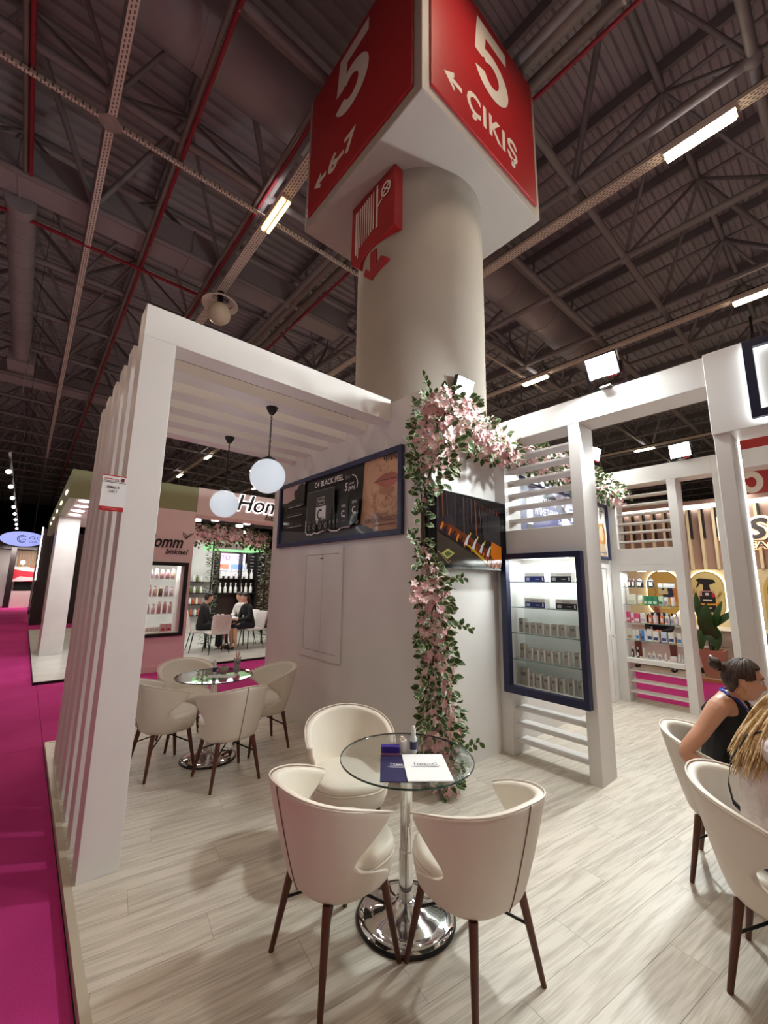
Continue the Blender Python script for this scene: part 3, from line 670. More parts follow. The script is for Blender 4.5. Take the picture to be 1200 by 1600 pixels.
# ------------------------------------------------------------------ chairs and tables
def make_chair(label, loc, rz):
    """faces +Y locally"""
    t = thing('tub_chair', label, 'chair', loc, rz, 'cream tub chairs')
    # shell: angle 0 is the back (-Y)
    def shell(u, v, off):
        # v 0 bottom .. 1 top, u -1..1
        tab = ((0, 132), (.14, 126), (.25, 108), (.34, 84), (.42, 71), (.52, 70), (.64, 79), (.78, 92), (.90, 103), (1, 108))
        for (a, x), (b, y2) in zip(tab, tab[1:]):
            if a <= v <= b: k = (v-a)/(b-a); th = x + (y2-x)*k; break
        zt = .785 - .130*abs(u)**1.7; zb = .345
        z = zb + (zt-zb)*v
        a = math.radians(th)*u
        h = (z-zb)/(.785-zb)
        r = .216 + .074*min(1, h*1.05)**.75
        r -= off
        ex = 2.35
        ca, sa = math.cos(a), math.sin(a)
        q = (abs(ca)**ex + abs(sa)**ex) ** (-1/ex)
        lean = .05*h
        return (sa*q*r*1.03, -ca*q*r - lean*max(0, ca) + .012, z)
    NU, NV = 30, 16; T = .042
    def grid(off, inset=0.0):
        return [shell((2*i/NU-1), inset + (1-inset) * j/NV, off) for j in range(NV+1) for i in range(NU+1)]
    go = grid(0); gi = grid(T)
    w = NU+1; n = w*(NV+1)
    f_out = [(j*w+i, j*w+i+1, (j+1)*w+i+1, (j+1)*w+i) for j in range(NV) for i in range(NU)]
    f_in = [(n+a, n+d, n+c, n+b) for a, b, c, d in f_out]
    rim = []
    for i in range(NU):
        rim.append((NV*w+i, NV*w+i+1, n+NV*w+i+1, n+NV*w+i)); rim.append((i+1, i, n+i, n+i+1))
    for j in range(NV):
        rim.append((j*w, (j+1)*w, n+(j+1)*w, n+j*w)); rim.append(((j+1)*w+NU, j*w+NU, n+j*w+NU, n+(j+1)*w+NU))
    m = MB(); m.add(go+gi, f_out, 0, True); o = 0
    m.f += [tuple(f) for f in rim]; m.m += [0]*len(rim); m.s += [True]*len(rim)
    m.f += [tuple(f) for f in f_in]; m.m += [1]*len(f_in); m.s += [True]*len(f_in)
    b = m.build('backrest', [LEATHER, LEATHER_IN], t, subsurf=1)
    # piping along the upper rim, seam down the back
    pts = [Vector(shell(2*i/NU-1, 1, T*.08)) + Vector((0, 0, .002)) for i in range(NU+1)]
    MB().tube(pts, .0042, 6).build('piping', LEATHER, b)
    sp = []
    for j in range(NV+1):
        p = Vector(shell(0, j/NV, -.0005)); sp.append(p)
    MB().tube(sp, .0032, 5).build('back_seam', SEAM, b)
    # seat drum and cushion
    def outline(s, yo=0): 
        out = []
        for k in range(36):
            a = 2*PI*k/36; ca, sa = math.cos(a), math.sin(a); q = (abs(ca)**2.5+abs(sa)**2.5)**(-1/2.5); out.append((ca*q*.230*s, sa*q*.230*s+.02+yo))
        return out
    def loft(levels, mats, name, par):
        m = MB(); vs = []
        for s, zz in levels: vs += [(x, y, zz) for x, y in outline(s)]
        fs = [(j*36+i, j*36+(i+1) % 36, (j+1)*36+(i+1) % 36, (j+1)*36+i) for j in range(len(levels)-1) for i in range(36)]
        m.add(vs, fs, 0, True); m.add(vs[:36], [tuple(range(35, -1, -1))]); m.add(vs[-36:], [tuple(range(36))], 0, True)
        return m.build(name, mats, par)
    loft(((.86, .335), (.93, .345), (.985, .40), (.985, .435)), LEATHER, 'seat_base', t)
    seat_ = loft(((.96, .436), (1.0, .448), (1.005, .462), (.985, .478), (.92, .489), (.6, .496), (.2, .498)), LEATHER_IN, 'seat', t)
    MB().tube([(x, y, .440) for x, y in outline(1.0)], .005, 6, closed=True).build('seat_piping', LEATHER, seat_)
    for sx in (-1, 1):
        for sy in (-1, 1):
            m = MB(); m.cyl((sx*.205, sy*.205, 0), (sx*.148, sy*.150, .34), .0115, .0195, 14); m.build('leg', WALNUT, t)
    m = MB()
    for sx in (-1, 1):
        m.tube([(sx*.172, -.172, .215), (0, 0, .30), (-sx*.172, .172, .215)], .0065, 6)
    m.build('cross_brace', BLACK, t)
    MB().box(-.12, -.12, .318, .12, .12, .337).build('mounting_plate', BLACK, t)
    return t
CHAIRS = [
 ('cream tub chair with its back to the aisle, at the near glass table', (1.255, 1.75, 0), -90+0),
 ('cream tub chair with a dark back seam, turned towards the near glass table', (1.665, 1.30, 0), -6),
 ('cream tub chair facing out beyond the near glass table, seat and inner back visible', (1.70, 2.27, 0), 152),
 ('cream tub chair beside the front pergola post, at the far glass table', (1.12, 4.28, 0), -82),
 ('cream tub chair with its seamed back turned to us at the far glass table', (1.50, 3.75, 0), 2),
 ('cream tub chair behind the far glass table facing out', (1.44, 4.80, 0), 178),
 ('cream tub chair by the hatch wall at the far glass table', (2.02, 4.20, 0), 88),
 ('cream tub chair the dark-haired woman sits in', (3.30, .66, 0), 186),
 ('cream tub chair the blonde woman sits in, cut by the picture edge', (2.62, .36, 0), 180)]
ch0 = None
for lab, loc, dg in CHAIRS:
    if ch0 is None: ch0 = make_chair(lab, loc, math.radians(dg))
    else: dup(ch0, loc, math.radians(dg), lab)

def make_table(label, loc):
    t = thing('glass_table', label, 'table', loc, 0, 'round glass tables')
    prof = [(.352, .732), (.354, .736), (.352, .741)]
    m = MB(); n = 64
    m.lathe([(.0001, .732), (.350, .732)], n, m=0, caps=False); m.lathe([(.350, .7415), (.0001, .7415)], n, m=0, caps=False); m.lathe([(.350, .732), (.3535, .734), (.3535, .7395), (.350, .7415)], n, m=1, caps=False)
    m.build('glass_top', [GLASS, GLASS_EDGE], t)
    m = MB(); m.lathe([(.13, .716), (.13, .722), (.03, .7315)], 40); m.build('top_plate', CHROME, t)
    m = MB(); m.lathe([(.036, .03), (.036, .30)], 32); m.lathe([(.031, .30), (.031, .717)], 32); m.build('stem', CHROME, t)
    m = MB(); m.lathe([(.232, .002), (.240, .008), (.238, .016), (.205, .024), (.172, .030), (.160, .040), (.118, .046), (.104, .058), (.064, .066), (.052, .082), (.037, .088)], 56); m.build('foot', CHROME, t)
    m = MB(); m.lathe([(.236, 0), (.248, .0), (.248, .012), (.240, .016)], 56); m.build('rubber_ring', BLACK, t)
    return t
tb = make_table('round glass table with chrome stem, holding folders, in the middle of the floor', (1.655, 1.705, 0))
tb2 = dup(tb, (1.515, 4.235, 0), 0, 'round glass table with chrome stem under the pergola')
# folders on the near table
NAVYP = rgb(34, 32, 92)
def folder(label, c, ang, base, ink, z, w=.215, h=.30):
    f = thing('folder', label, 'folder', (c[0], c[1], z), ang, 'presentation folders')
    MB().box(-w/2, -h/2, 0, w/2, h/2, .005).build('cover', base, f, bevel=.001)
    p = Print((-w/2, -h/2, .0053), (1, 0, 0), (0, 1, 0), (0, 0, 1), .0002)
    cx = w*.5
    p.text('TANUTA', cx-.045, h*.56, ink, h=.020, w=.090, bold=.015); p.line([(cx-.050, h*.56+.027), (cx-.055, h*.56+.027), (cx-.055, h*.56-.006)], .003, ink)
    p.line([(cx+.050, h*.56+.027), (cx+.055, h*.56+.027), (cx+.055, h*.56-.006)], .003, ink); p.line([(cx-.055, h*.56-.006), (cx+.055, h*.56-.006)], .002, ink)
    p.rect(cx-.07, h*.56-.018, cx+.07, h*.56-.0155, ink); p.rect(cx-.06, h*.56-.026, cx+.06, h*.56-.0235, ink)
    p.build('cover_print', PRINT, f); return f
FW = mat('paper_white', rgb(238, 238, 240), .5); FN = mat('paper_navy', rgb(40, 37, 80), .45)
folder('navy folder with white lettering lying under the white folder', (1.535, 1.615), math.radians(-41), FN, rgb(235, 235, 245), .742)
folder('white folder with navy lettering on the near glass table', (1.625, 1.535), math.radians(-38), FW, rgb(40, 44, 80), .7475)
bx = thing('sample_box', 'small violet patterned box standing behind the folders on the near table', 'box', (1.60, 1.775, .742), math.radians(-41))
MB().box(-.05, -.02, 0, .05, .02, .045).build('carton', mat('violet_card', rgb(58, 40, 140), .4, vary=.3, scale=40), bx, bevel=.001); MB().box(-.05, -.0205, .0, .05, .0205, .014).build('pink_band', mat('pink_card', rgb(190, 130, 160), .5), bx)
def spray(label, loc, group='clear spray bottles'):
    b = thing('spray_bottle', label, 'bottle', loc, 0, group)
    m = MB(); m.lathe([(.017, 0), (.019, .004), (.019, .075), (.012, .088), (.010, .092)], 20); m.build('body', mat('clear_plastic', rgb(226, 232, 236), .15), b)
    m = MB(); m.lathe([(.0195, .02), (.0195, .06)], 20); m.build('label_band', FN, b)
    m = MB(); m.lathe([(.013, .092), (.013, .118), (.010, .122), (.009, .135), (.001, .136)], 16); m.build('cap', WHITE2, b); return b
sb = spray('clear spray bottle with navy label on the near glass table', (1.715, 1.715, .742))
hand = thing('glass_ornament', 'small clear shell-shaped glass ornament by the spray bottle', 'ornament', (1.672, 1.755, .742))
m = MB(); m.lathe([(.012, 0), (.022, .004), (.026, .02), (.030, .045), (.026, .062)], 16, sy=.7); m.build('bowl', mat('milky_glass', rgb(222, 214, 208), .12, coat=.5), hand)
m = MB()
for k in range(5): m.ell((-.018+.009*k, .002*(k % 2), .064+.01*math.sin(k*1.1)), .008, .008, .012, 10, 6)
m.build('petal', mat('milky_glass_rim', rgb(228, 206, 196), .2), hand)
dup(sb, (1.53, 4.29, .742), 0, 'clear spray bottle with navy label on the glass table under the pergola')
bl = thing('glass_bowl', 'small clear round glass bowl on the table under the pergola', 'bowl', (1.60, 4.24, .742))
MB().lathe([(.02, 0), (.03, .004), (.045, .03), (.046, .05), (.036, .072), (.033, .072), (.042, .05), (.041, .032), (.02, .008)], 20, caps=False).build('bowl_body', mat('smoky_glass', rgb(150, 130, 125), .1, coat=.5), bl)
cd = thing('flyer', 'pale printed flyer lying on the glass table under the pergola', 'flyer', (1.55, 4.14, .742), math.radians(-35))
MB().box(-.13, -.06, 0, .13, .06, .002).build('sheet', FW, cd)
fg = thing('pen_holder', 'grey striped animal-shaped pen holder with pink quills on the pergola table', 'pen holder', (1.715, 4.20, .742))
GREYF = mat('grey_ceramic', rgb(150, 140, 142), .5)
m = MB(); m.ell((0, 0, .04), .036, .032, .042, 14, 8); m.ell((0, 0, .105), .034, .030, .032, 14, 8); m.cyl((0, 0, .05), (0, 0, .1), .026, n=12); m.build('body', GREYF, fg)
m = MB(); m.cyl((-.024, 0, .125), (-.034, 0, .152), .012, .003, 8); m.cyl((.024, 0, .125), (.034, 0, .152), .012, .003, 8); m.build('ear', GREYF, fg)
m = MB(); m.ell((-.014, -.027, .11), .006, .005, .006, 8, 5); m.ell((.014, -.027, .11), .006, .005, .006, 8, 5); m.ell((0, -.030, .098), .006, .005, .005, 8, 5); m.build('eye', BLACK, fg)
m = MB()
for k in range(6): a = -.5 + .2*k; m.cyl((.004*k-.01, .0, .13), (.05*a, .01*(k % 3)-.01, .20+.01*(k % 2)), .004, .0015, 6)
m.build('quill', mat('pink_quill', rgb(214, 168, 160), .6), fg)

# ------------------------------------------------------------------ wall banner, TV, notice
po = thing('wall_banner', 'long black framed banner for a black peel skin set on the pergola wall', 'poster', (XW-.001, 5.32, 2.10))
m = MB(); Wp, Hp = 2.54, .88; fr = .055
fnp = lambda a, b, c: (c, -a, b)
for a in ((0, 0, Wp, fr), (0, Hp-fr, Wp, Hp), (0, fr, fr, Hp-fr), (Wp-fr, fr, Wp, Hp-fr)):
    m.box(-.045, -a[2], a[1], 0, -a[0], a[3])
m.build('frame', mat('slate_navy_frame', rgb(50, 56, 92), .4), po, bevel=.003)
MB().box(-.012, -(Wp-fr), fr, -.001, -fr, Hp-fr).build('board', BLACK, po)
w = Print((-.0125, 0, 0), (0, -1, 0), (0, 0, 1), (-1, 0, 0), .0005)
K = rgb(16, 14, 16); Wt = rgb(236, 232, 230); G1 = rgb(96, 94, 98); SK = rgb(204, 158, 122)
w.rect(fr, fr, Wp-fr, Hp-fr, K)
w.poly([(fr, fr), (2.17, fr), (1.87, .17), (1.5, .12), (.8, .16), (fr, .24)], rgb(82, 84, 90))
w.poly([(1.93, Hp-fr), (Wp-fr, Hp-fr), (Wp-fr, fr), (2.17, fr), (1.87, .17), (1.90, .42)], SK)
w.poly([(2.17, fr), (1.87, .17), (1.90, .30), (2.05, .24), (2.30, .20), (Wp-fr, .26), (Wp-fr, fr)], rgb(186, 138, 104))
# chin, cracked skin, lips
w.poly([(1.95, .62), (1.97, .48), (2.03, .38), (2.12, .30), (2.22, .265), (2.32, .265), (2.42, .30), (Wp-fr, .36), (Wp-fr, .74), (2.2, .80), (2.0, .78)], rgb(216, 172, 138))
w.ell(2.30, .46, .12, .045, rgb(190, 140, 106)); w.ell(2.28, .33, .11, .05, rgb(206, 160, 124))
w.poly([(2.10, .575), (2.18, .615), (2.27, .645), (2.31, .635), (2.36, .65), (2.43, .62), (Wp-fr, .585), (Wp-fr, .565), (2.32, .575)], rgb(176, 104, 90))
w.poly([(2.11, .572), (2.32, .572), (Wp-fr, .562), (2.46, .53), (2.40, .50), (2.31, .49), (2.22, .51)], rgb(192, 116, 102)); w.line([(2.10, .574), (2.22, .577), (2.32, .570), (Wp-fr, .566)], .010, rgb(120, 66, 58))
rnd = random.Random(3)
for k in range(26):
    x, yv = rnd.uniform(1.97, 2.44), rnd.uniform(.28, .78)
    if 2.08 < x < 2.5 and .48 < yv < .66: continue
    p = [(x, yv)]
    for q in range(4): p.append((p[-1][0]+rnd.uniform(-.04, .04), p[-1][1]+rnd.uniform(-.045, .045)))
    w.line([(min(max(a, 1.94), Wp-fr), min(b, Hp-fr)) for a, b in p], .0055, rgb(166, 116, 84))
for k in range(6): w.line([(2.26+.035*k, Hp-fr), (2.27+.036*k, .775 - .02*(k % 2))], .016, rgb(60, 40, 32))
w.text('Professional', 2.10, .205, rgb(60, 44, 60), h=.045, w=.24, shear=.3); w.text('SKIN CARE PRODUCTS', 1.97, .148, rgb(34, 26, 44), h=.048, w=.50, bold=.012); w.rect(2.10, .112, 2.46, .122, rgb(70, 50, 60))
# product render on black
w.rect(.10, .58, .70, Hp-fr, rgb(208, 180, 178)); w.poly([(.45, .58), (.46, .70), (.52, .80), (.62, .825), (.70, .80), (.70, .58)], rgb(30, 20, 24)); w.ell(.47, .70, .05, .06, rgb(46, 32, 34)); w.poly([(.10, .62), (.22, .60), (.45, .64), (.70, .56), (.70, .52), (.10, .56)], K)
for vv in (.52, .395, .25):
    w.ell(.22, vv+.02, .035, .035, rgb(60, 60, 64)); w.ell(.22, vv+.02, .028, .028, K)
    for k in range(2): w.rect(.28+.22*k, vv+.03, .42+.22*k, vv+.038, G1); w.rect(.28+.20*k, vv+.002, .46+.20*k, vv+.014, rgb(170, 168, 172))
w.text('C4 BLACK PEEL', .96, .695, Wt, h=.070, w=.62, bold=.025); w.text('Set', 1.61, .685, rgb(150, 150, 152), h=.05, shear=.35)
w.poly([(.80, .22), (1.41, .22), (1.40, .645), (.80, .655)], rgb(56, 54, 56)); w.line([(.80, .22), (.80, .655), (1.40, .645), (1.41, .22)], .006, rgb(140, 138, 140))
w.line([(1.03, .47), (1.20, .47), (1.20, .555), (1.03, .555), (1.03, .47)], .006, Wt); w.text('TANUTA', 1.045, .495, Wt, h=.035, w=.14, bold=.01)
w.rect(1.015, .235, 1.235, .445, rgb(222, 222, 222)); w.text('C', 1.05, .285, K, h=.13, w=.10, bold=.02); w.text('4', 1.165, .275, K, h=.05); w.rect(1.04, .25, 1.2, .256, K)
out = [(.79, .30), (.79, .155), (.83, .12), (.90, .125), (.93, .11), (1.0, .135), (1.06, .12), (1.18, .14), (1.30, .15), (1.38, .125), (1.50, .12), (1.56, .145), (1.72, .145), (1.76, .20), (1.86, .165), (1.88, .20)]
w.line(out, .014, Wt)
for x in (.82, .94, 1.08, 1.20): w.rect(x, .14, x+.10, .28, rgb(34, 32, 34)); w.rect(x+.005, .26, x+.095, .285, rgb(80, 80, 82)); w.ell(x+.05, .205, .022, .03, rgb(200, 200, 200)); w.ell(x+.054, .205, .016, .024, rgb(34, 32, 34))
for x in (1.325, 1.405, 1.485): w.rect(x, .15, x+.055, .33, rgb(26, 24, 26)); w.rect(x+.018, .33, x+.037, .41, rgb(60, 58, 60)); w.ell(x+.028, .23, .016, .022, rgb(170, 170, 170)); w.ell(x+.031, .23, .011, .017, rgb(26, 24, 26))
w.poly([(1.55, .145), (1.54, .47), (1.70, .50), (1.72, .15)], rgb(26, 25, 28)); w.poly([(1.72, .15), (1.74, .46), (1.91, .43), (1.875, .175)], rgb(20, 19, 22))
for x, yv in ((1.585, .26), (1.785, .28)):
    w.text('C', x, yv, Wt, h=.075, w=.06, bold=.02); w.text('4', x+.055, yv-.01, Wt, h=.03); w.rect(x, yv+.11, x+.08, yv+.14, rgb(150, 150, 152)); w.rect(x, yv-.05, x+.08, yv-.042, G1)
w.text('5', 1.645, .545, Wt, h=.095, w=.05, bold=.02, shear=.15); w.text('günde', 1.715, .60, Wt, h=.036, w=.10, shear=.2); w.text('genç', 1.712, .535, Wt, h=.052, w=.125, bold=.015, shear=.15)
w.line([(1.77+.11*math.cos(a), .60+.11*math.sin(a)) for a in [(-.5+.2*k) for k in range(11)]], .012, Wt)
w.build('banner_print', PRINT, po)

tv = thing('wall_tv', 'black wall-mounted TV showing an orange production line beside the flower garland', 'tv', (2.632, 2.45, 1.79))
MB().box(0, 0, 0, 1.195, .045, .712).build('housing', BLACK, tv, bevel=.004)
m = MB(); m.box(0, -.006, 0, 1.195, -.0005, .012); m.box(0, -.006, .700, 1.195, -.0005, .712); m.box(0, -.006, .012, .010, -.0005, .700); m.box(1.185, -.006, .012, 1.195, -.0005, .700); m.build('bezel', mat('gloss_black', rgb(10, 10, 12), .12), tv)
MB().box(.35, .045, .15, .85, .118, .55).build('wall_bracket', DARKMET, tv)
w = Print((0, -.0012, 0), (1, 0, 0), (0, 0, 1), (0, -1, 0), .0002)
w.rect(.010, .012, 1.185, .700, rgb(8, 8, 10)); w.rect(.10, .03, 1.09, .70, rgb(44, 36, 36))
rnd = random.Random(5)
for k in range(16):
    x = .12 + k*.061; c = rnd.choice([(70, 56, 62), (96, 84, 92), (110, 60, 52), (60, 52, 90), (86, 76, 74), (130, 72, 56)])
    w.line([(x, .69), (x+rnd.uniform(-.01, .03), rnd.uniform(.30, .45))], rnd.uniform(.004, .02), rgb(*c))
w.poly([(.10, .34), (.10, .44), (.30, .50), (.36, .38), (.34, .26)], rgb(62, 50, 56)); w.poly([(.74, .66), (1.09, .60), (1.09, .70), (.60, .70)], rgb(30, 28, 28)); w.poly([(.76, .58), (1.09, .56), (1.09, .25), (.80, .30)], rgb(66, 60, 62))
for k in range(4): w.line([(.78+.045*k, .58), (.77+.047*k, .34)], .006, rgb(20, 16, 18))
w.poly([(.10, .03), (.10, .33), (.16, .30), (.88, .055), (.90, .03)], rgb(78, 66, 56))
w.poly([(.12, .40), (.22, .36), (.40, .28), (.60, .18), (.74, .09), (.92, .03), (1.08, .03), (1.09, .10), (.92, .18), (.70, .26), (.48, .34), (.28, .40)], rgb(120, 56, 26))
for k in range(16): x = .14+k*.055; yv = .385-k*.0225; w.poly([(x, yv-.03), (x+.04, yv+.035), (x+.055, yv+.02), (x+.02, yv-.05)], rgb(*rnd.choice([(214, 110, 40), (176, 78, 30), (232, 140, 56), (60, 26, 20)])))
w.poly([(.50, .235), (.56, .225), (.92, .04), (.86, .035)], rgb(206, 168, 40))
for k in range(4): x = .48+.115*k; yv = .27-.030*k; w.poly([(x, yv-.04), (x+.03, yv+.01), (x+.065, yv+.055), (x+.085, yv+.05), (x+.05, yv-.02), (x+.04, yv-.055)], rgb(224, 222, 226)); w.poly([(x+.07, yv+.04), (x+.10, yv+.085), (x+.11, yv+.07), (x+.085, yv+.03)], rgb(222, 184, 84))
w.poly([(.92, .285), (1.09, .24), (1.09, .10), (.96, .09), (.90, .15)], rgb(222, 120, 28))
for k in range(9): x = .84+.028*k; w.line([(x, .03), (x+rnd.uniform(-.02, .02), .11)], .012, rgb(150, 40, 18))
w.poly([(.15, .125), (.24, .175), (.335, .135), (.23, .075)], rgb(196, 186, 110)); w.poly([(.19, .125), (.24, .152), (.30, .13), (.23, .098)], rgb(96, 110, 60)); w.line([(.10, .15), (.24, .045), (.27, .065)], .006, rgb(196, 180, 120))
w.build('screen', SCREEN, tv)

nt_ = thing('hall_notice', 'white hall number notice with red bands sticking out from the front pergola post', 'notice', (.293, 2.998, 2.06))
MB().box(0, -.001, 0, .130, .0, .226).build('sheet', FW, nt_)
p = Print((0, -.0014, 0), (1, 0, 0), (0, 0, 1), (0, -1, 0), .0003); R_ = rgb(186, 20, 40)
p.rect(0, .220, .126, .226, R_); p.rect(0, 0, .126, .028, R_); p.rect(0, .180, .126, .183, rgb(40, 40, 44)); p.rect(.008, .200, .045, .206, rgb(200, 110, 110)); p.text('Eurasia', .045, .196, rgb(170, 40, 50), h=.014, w=.040); p.rect(.008, .188, .088, .191, rgb(120, 118, 120)); p.rect(.098, .190, .115, .212, rgb(110, 30, 40))
p.text('HALL 5', .030, .143, rgb(30, 30, 34), h=.016, w=.062, bold=.03); p.text('5411', .040, .115, rgb(70, 70, 74), h=.018, w=.040); p.rect(.008, .016, .118, .020, rgb(226, 120, 120)); p.rect(.02, .008, .10, .011, rgb(226, 120, 120)); p.build('notice_print', PRINT, nt_)

# pendant globes
def pendant(label, loc, zc, r):
    p = thing('globe_pendant', label, 'pendant lamp', loc, 0, 'globe pendants')
    m = MB(); m.lathe([(.001, -.075), (.02, -.07), (.045, -.03), (.055, -.004), (.055, 0)], 24); m.build('canopy', BLACK, p)
    L = loc[2]-zc-r-.03; n = int(L/.028); m = MB()
    for k in range(n):
        z0 = -.072 - k*.028; q = []
        for i in range(10):
            a = 2*PI*i/10; u, v = .008*math.cos(a), .0185*math.sin(a); q.append((u, 0, z0-.012+v) if k % 2 else (0, u, z0-.012+v))
        m.tube(q, .0026, 5, closed=True)
    m.build('chain', BLACK, p); zz = zc-loc[2]
    m = MB(); m.tube([(.006, .004, -.07), (.004, .008, (zz+r)/2), (.004, 0, zz+r)], .0025, 5); m.build('cord', BLACK, p)
    m = MB(); m.lathe([(.062, r-.012), (.060, r+.004), (.03, r+.018), (.012, r+.035), (.001, r+.036)], 28, (0, 0, zz)); m.build('cap', BLACK, p)
    m = MB(); m.ell((0, 0, zz), r, r, r, 40, 24); m.build('globe', OPAL, p)
    l = bpy.data.lights.new('globe_light', 'POINT'); l.energy = 24; l.color = (.95, .97, 1); l.shadow_soft_size = r*1.06
    o = bpy.data.objects.new('globe_light', l); COL.objects.link(o); o.location = (loc[0], loc[1], zc)
    return p
pendant('white globe pendant on black chain under the pergola beams, the nearer one', (1.60, 3.52, 3.285), 2.61, .162)
pendant('white globe pendant behind the nearer globe, further under the pergola', (1.61, 4.63, 3.285), 2.50, .155)

# ------------------------------------------------------------------ garlands
LEAFG = mat('leaf_green', rgb(62, 92, 50), .45, vary=.3, scale=7); LEAFC = mat('leaf_cream', rgb(222, 220, 184), .5)
PETAL = mat('petal_pink', rgb(244, 190, 194), .6, vary=.14, scale=11); PETAL2 = mat('petal_pale', rgb(250, 222, 218), .6, vary=.08, scale=9); TWIG = mat('twig', rgb(88, 76, 50), .7)
def leaf_mesh():
    m = MB(); L = 1.0; rows = 5; vs = []
    prof = (.07, .29, .36, .25, .03)
    for j in range(rows):
        y = j/(rows-1); w_ = prof[j]; z = .10*math.sin(y*PI) ; c = .06
        vs += [(-w_, y, z+c*w_*3), (-w_*.78, y, z+c*w_*1.6), (0, y, z), (w_*.78, y, z+c*w_*1.6), (w_, y, z+c*w_*3)]
    fs = []; mi = []
    for j in range(rows-1):
        for i in range(4):
            m.add([vs[j*5+i], vs[j*5+i+1], vs[(j+1)*5+i+1], vs[(j+1)*5+i]], [(0, 1, 2, 3)], 1 if i in (0, 3) else 0, True)
    return m
def blossom_mesh():
    m = MB()
    for k in range(5):
        a = 2*PI*k/5; ca, sa = math.cos(a), math.sin(a); R_ = lambda x, y, z: (x*ca-y*sa, x*sa+y*ca, z)
        m.add([R_(.05, 0, .0), R_(.35, -.26, .16), R_(.72, -.24, .24), R_(.86, 0, .20), R_(.72, .24, .24), R_(.35, .26, .16), R_(.45, 0, .10)], [(0, 1, 6), (1, 2, 6), (2, 3, 6), (3, 4, 6), (4, 5, 6), (5, 0, 6)], 0, True)
    m.ell((0, 0, .06), .08, .08, .06, 6, 4, 1); return m
LEAF_MB = leaf_mesh(); LEAF = LEAF_MB.mesh('leaf', [LEAFG, LEAFC])
BL_MB = blossom_mesh(); BLOS = [BL_MB.mesh('blossom', [PETAL, PETAL2]), BL_MB.mesh('blossom', [PETAL2, PETAL])]
def place_mb(dst, src, M, swap=None):
    o = len(dst.v); dst.v += [tuple(M @ Vector(p)) for p in src.v]
    for f, mm, s in zip(src.f, src.m, src.s): dst.f.append(tuple(i+o for i in f)); dst.m.append(mm if swap is None else swap[mm]); dst.s.append(s)
def garland(label, path, nleaf, nblos, seed, wall_y, limit=290, leafs=(.06, .088), bls=(.034, .050), group='flower garlands', fl_of=lambda t: .5, wall=True):
    """path: (x, y, z, radius, leafiness 0..1[, density])"""
    rn = random.Random(seed); g = thing('flower_garland', label, 'flower garland', path[0][:3], 0, group); o = Vector(path[0][:3])
    pts = [Vector(p[:3]) for p in path]; seg = [(b-a).length for a, b in zip(pts, pts[1:])]; tot = sum(seg)
    dn = lambda i: path[i][5] if len(path[i]) > 5 else 1.0
    def at(t):
        d = t*tot
        for i, L in enumerate(seg):
            if d <= L or i == len(seg)-1:
                k = min(1, d/L); return pts[i].lerp(pts[i+1], k), path[i][3]*(1-k)+path[i+1][3]*k, (pts[i+1]-pts[i]).normalized(), (path[i][4]*(1-k)+path[i+1][4]*k, dn(i)*(1-k)+dn(i+1)*k)
            d -= L
    m = MB()
    for s in range(3):
        q = []
        for k in range(25):
            p, r, d, _ = at(k/24); q.append(p - o + Vector((rn.uniform(-.03, .03), rn.uniform(-.02, .02), rn.uniform(-.03, .03))))
        m.tube(q, .007, 5)
    m.build('vine_stem', TWIG, g)
    def cands(n, leaf):
        out = []
        while len(out) < n:
            t = rn.random(); p, r, d, (lf, dens) = at(t)
            if rn.random() > dens: continue
            if rn.random() > (lf if leaf else 1-lf): continue
            # clump noise
            c = .5 + .5*math.sin(t*61 + seed) * math.cos(t*23)
            if not leaf and rn.random() > .25 + .75*c: continue
            v = Vector((rn.gauss(0, 1), rn.gauss(0, 1), rn.gauss(0, 1))); v -= d*v.dot(d); v.normalize(); rr = r*(rn.random()**.55)
            if leaf: rr = r*(.35+.75*rn.random()**.6)
            q = p + v*rr + d*rn.uniform(-.03, .03)
            if wall and q.y > wall_y-.012 and q.x > XW - .02: q.y = wall_y - rn.uniform(.012, .06)
            if wall and q.y > wall_y and q.x < XW and q.x > XW-.5: q.x = min(q.x, XW-.02)
            out.append((q, v, d))
        return out
    def M_leaf(q, v, d):
        dirv = (v*1.0 + d*rn.uniform(-.7, .7) + Vector((rn.uniform(-.4, .4), rn.uniform(-.5, .1), rn.uniform(-.7, .3)))).normalized()
        s = rn.uniform(*leafs); nrm = (Vector((-.5, -.7, .35)) + Vector((rn.uniform(-.8, .8), rn.uniform(-.8, .8), rn.uniform(-.8, .8)))).normalized()
        x = dirv.cross(nrm); x = x.normalized() if x.length > 1e-3 else dirv.orthogonal().normalized(); z = x.cross(dirv)
        M = Matrix((x, dirv, z)).transposed().to_4x4() @ Matrix.Scale(s, 4); M.translation = q - o; return M
    def M_blos(q, v, d):
        f = (v + Vector((rn.uniform(-.5, .2), rn.uniform(-.9, .1), rn.uniform(-.4, .5)))).normalized()
        M = f.to_track_quat('Z', 'Y').to_matrix().to_4x4() @ Matrix.Rotation(rn.uniform(0, 6), 4, 'Z') @ Matrix.Scale(rn.uniform(*bls), 4); M.translation = q - o; return M
    rest = MB(); restb = MB()
    def view_near(c): return (c[0] - Vector((0, 0, 1.65))).length - 2.0*(c[1].x*-.6 + c[1].y*-.7)*.1
    L = sorted(cands(nleaf, True), key=view_near)
    for k, c in enumerate(L):
        M = M_leaf(*c)
        if k < limit: piece('leaf', LEAF, g, M)
        else: place_mb(rest, LEAF_MB, M)
    B = sorted(cands(nblos, False), key=view_near)
    for k, c in enumerate(B):
        M = M_blos(*c)
        if k < limit: piece('blossom', BLOS[k % 2], g, M)
        else: place_mb(restb, BL_MB, M, None if k % 2 else (1, 0))
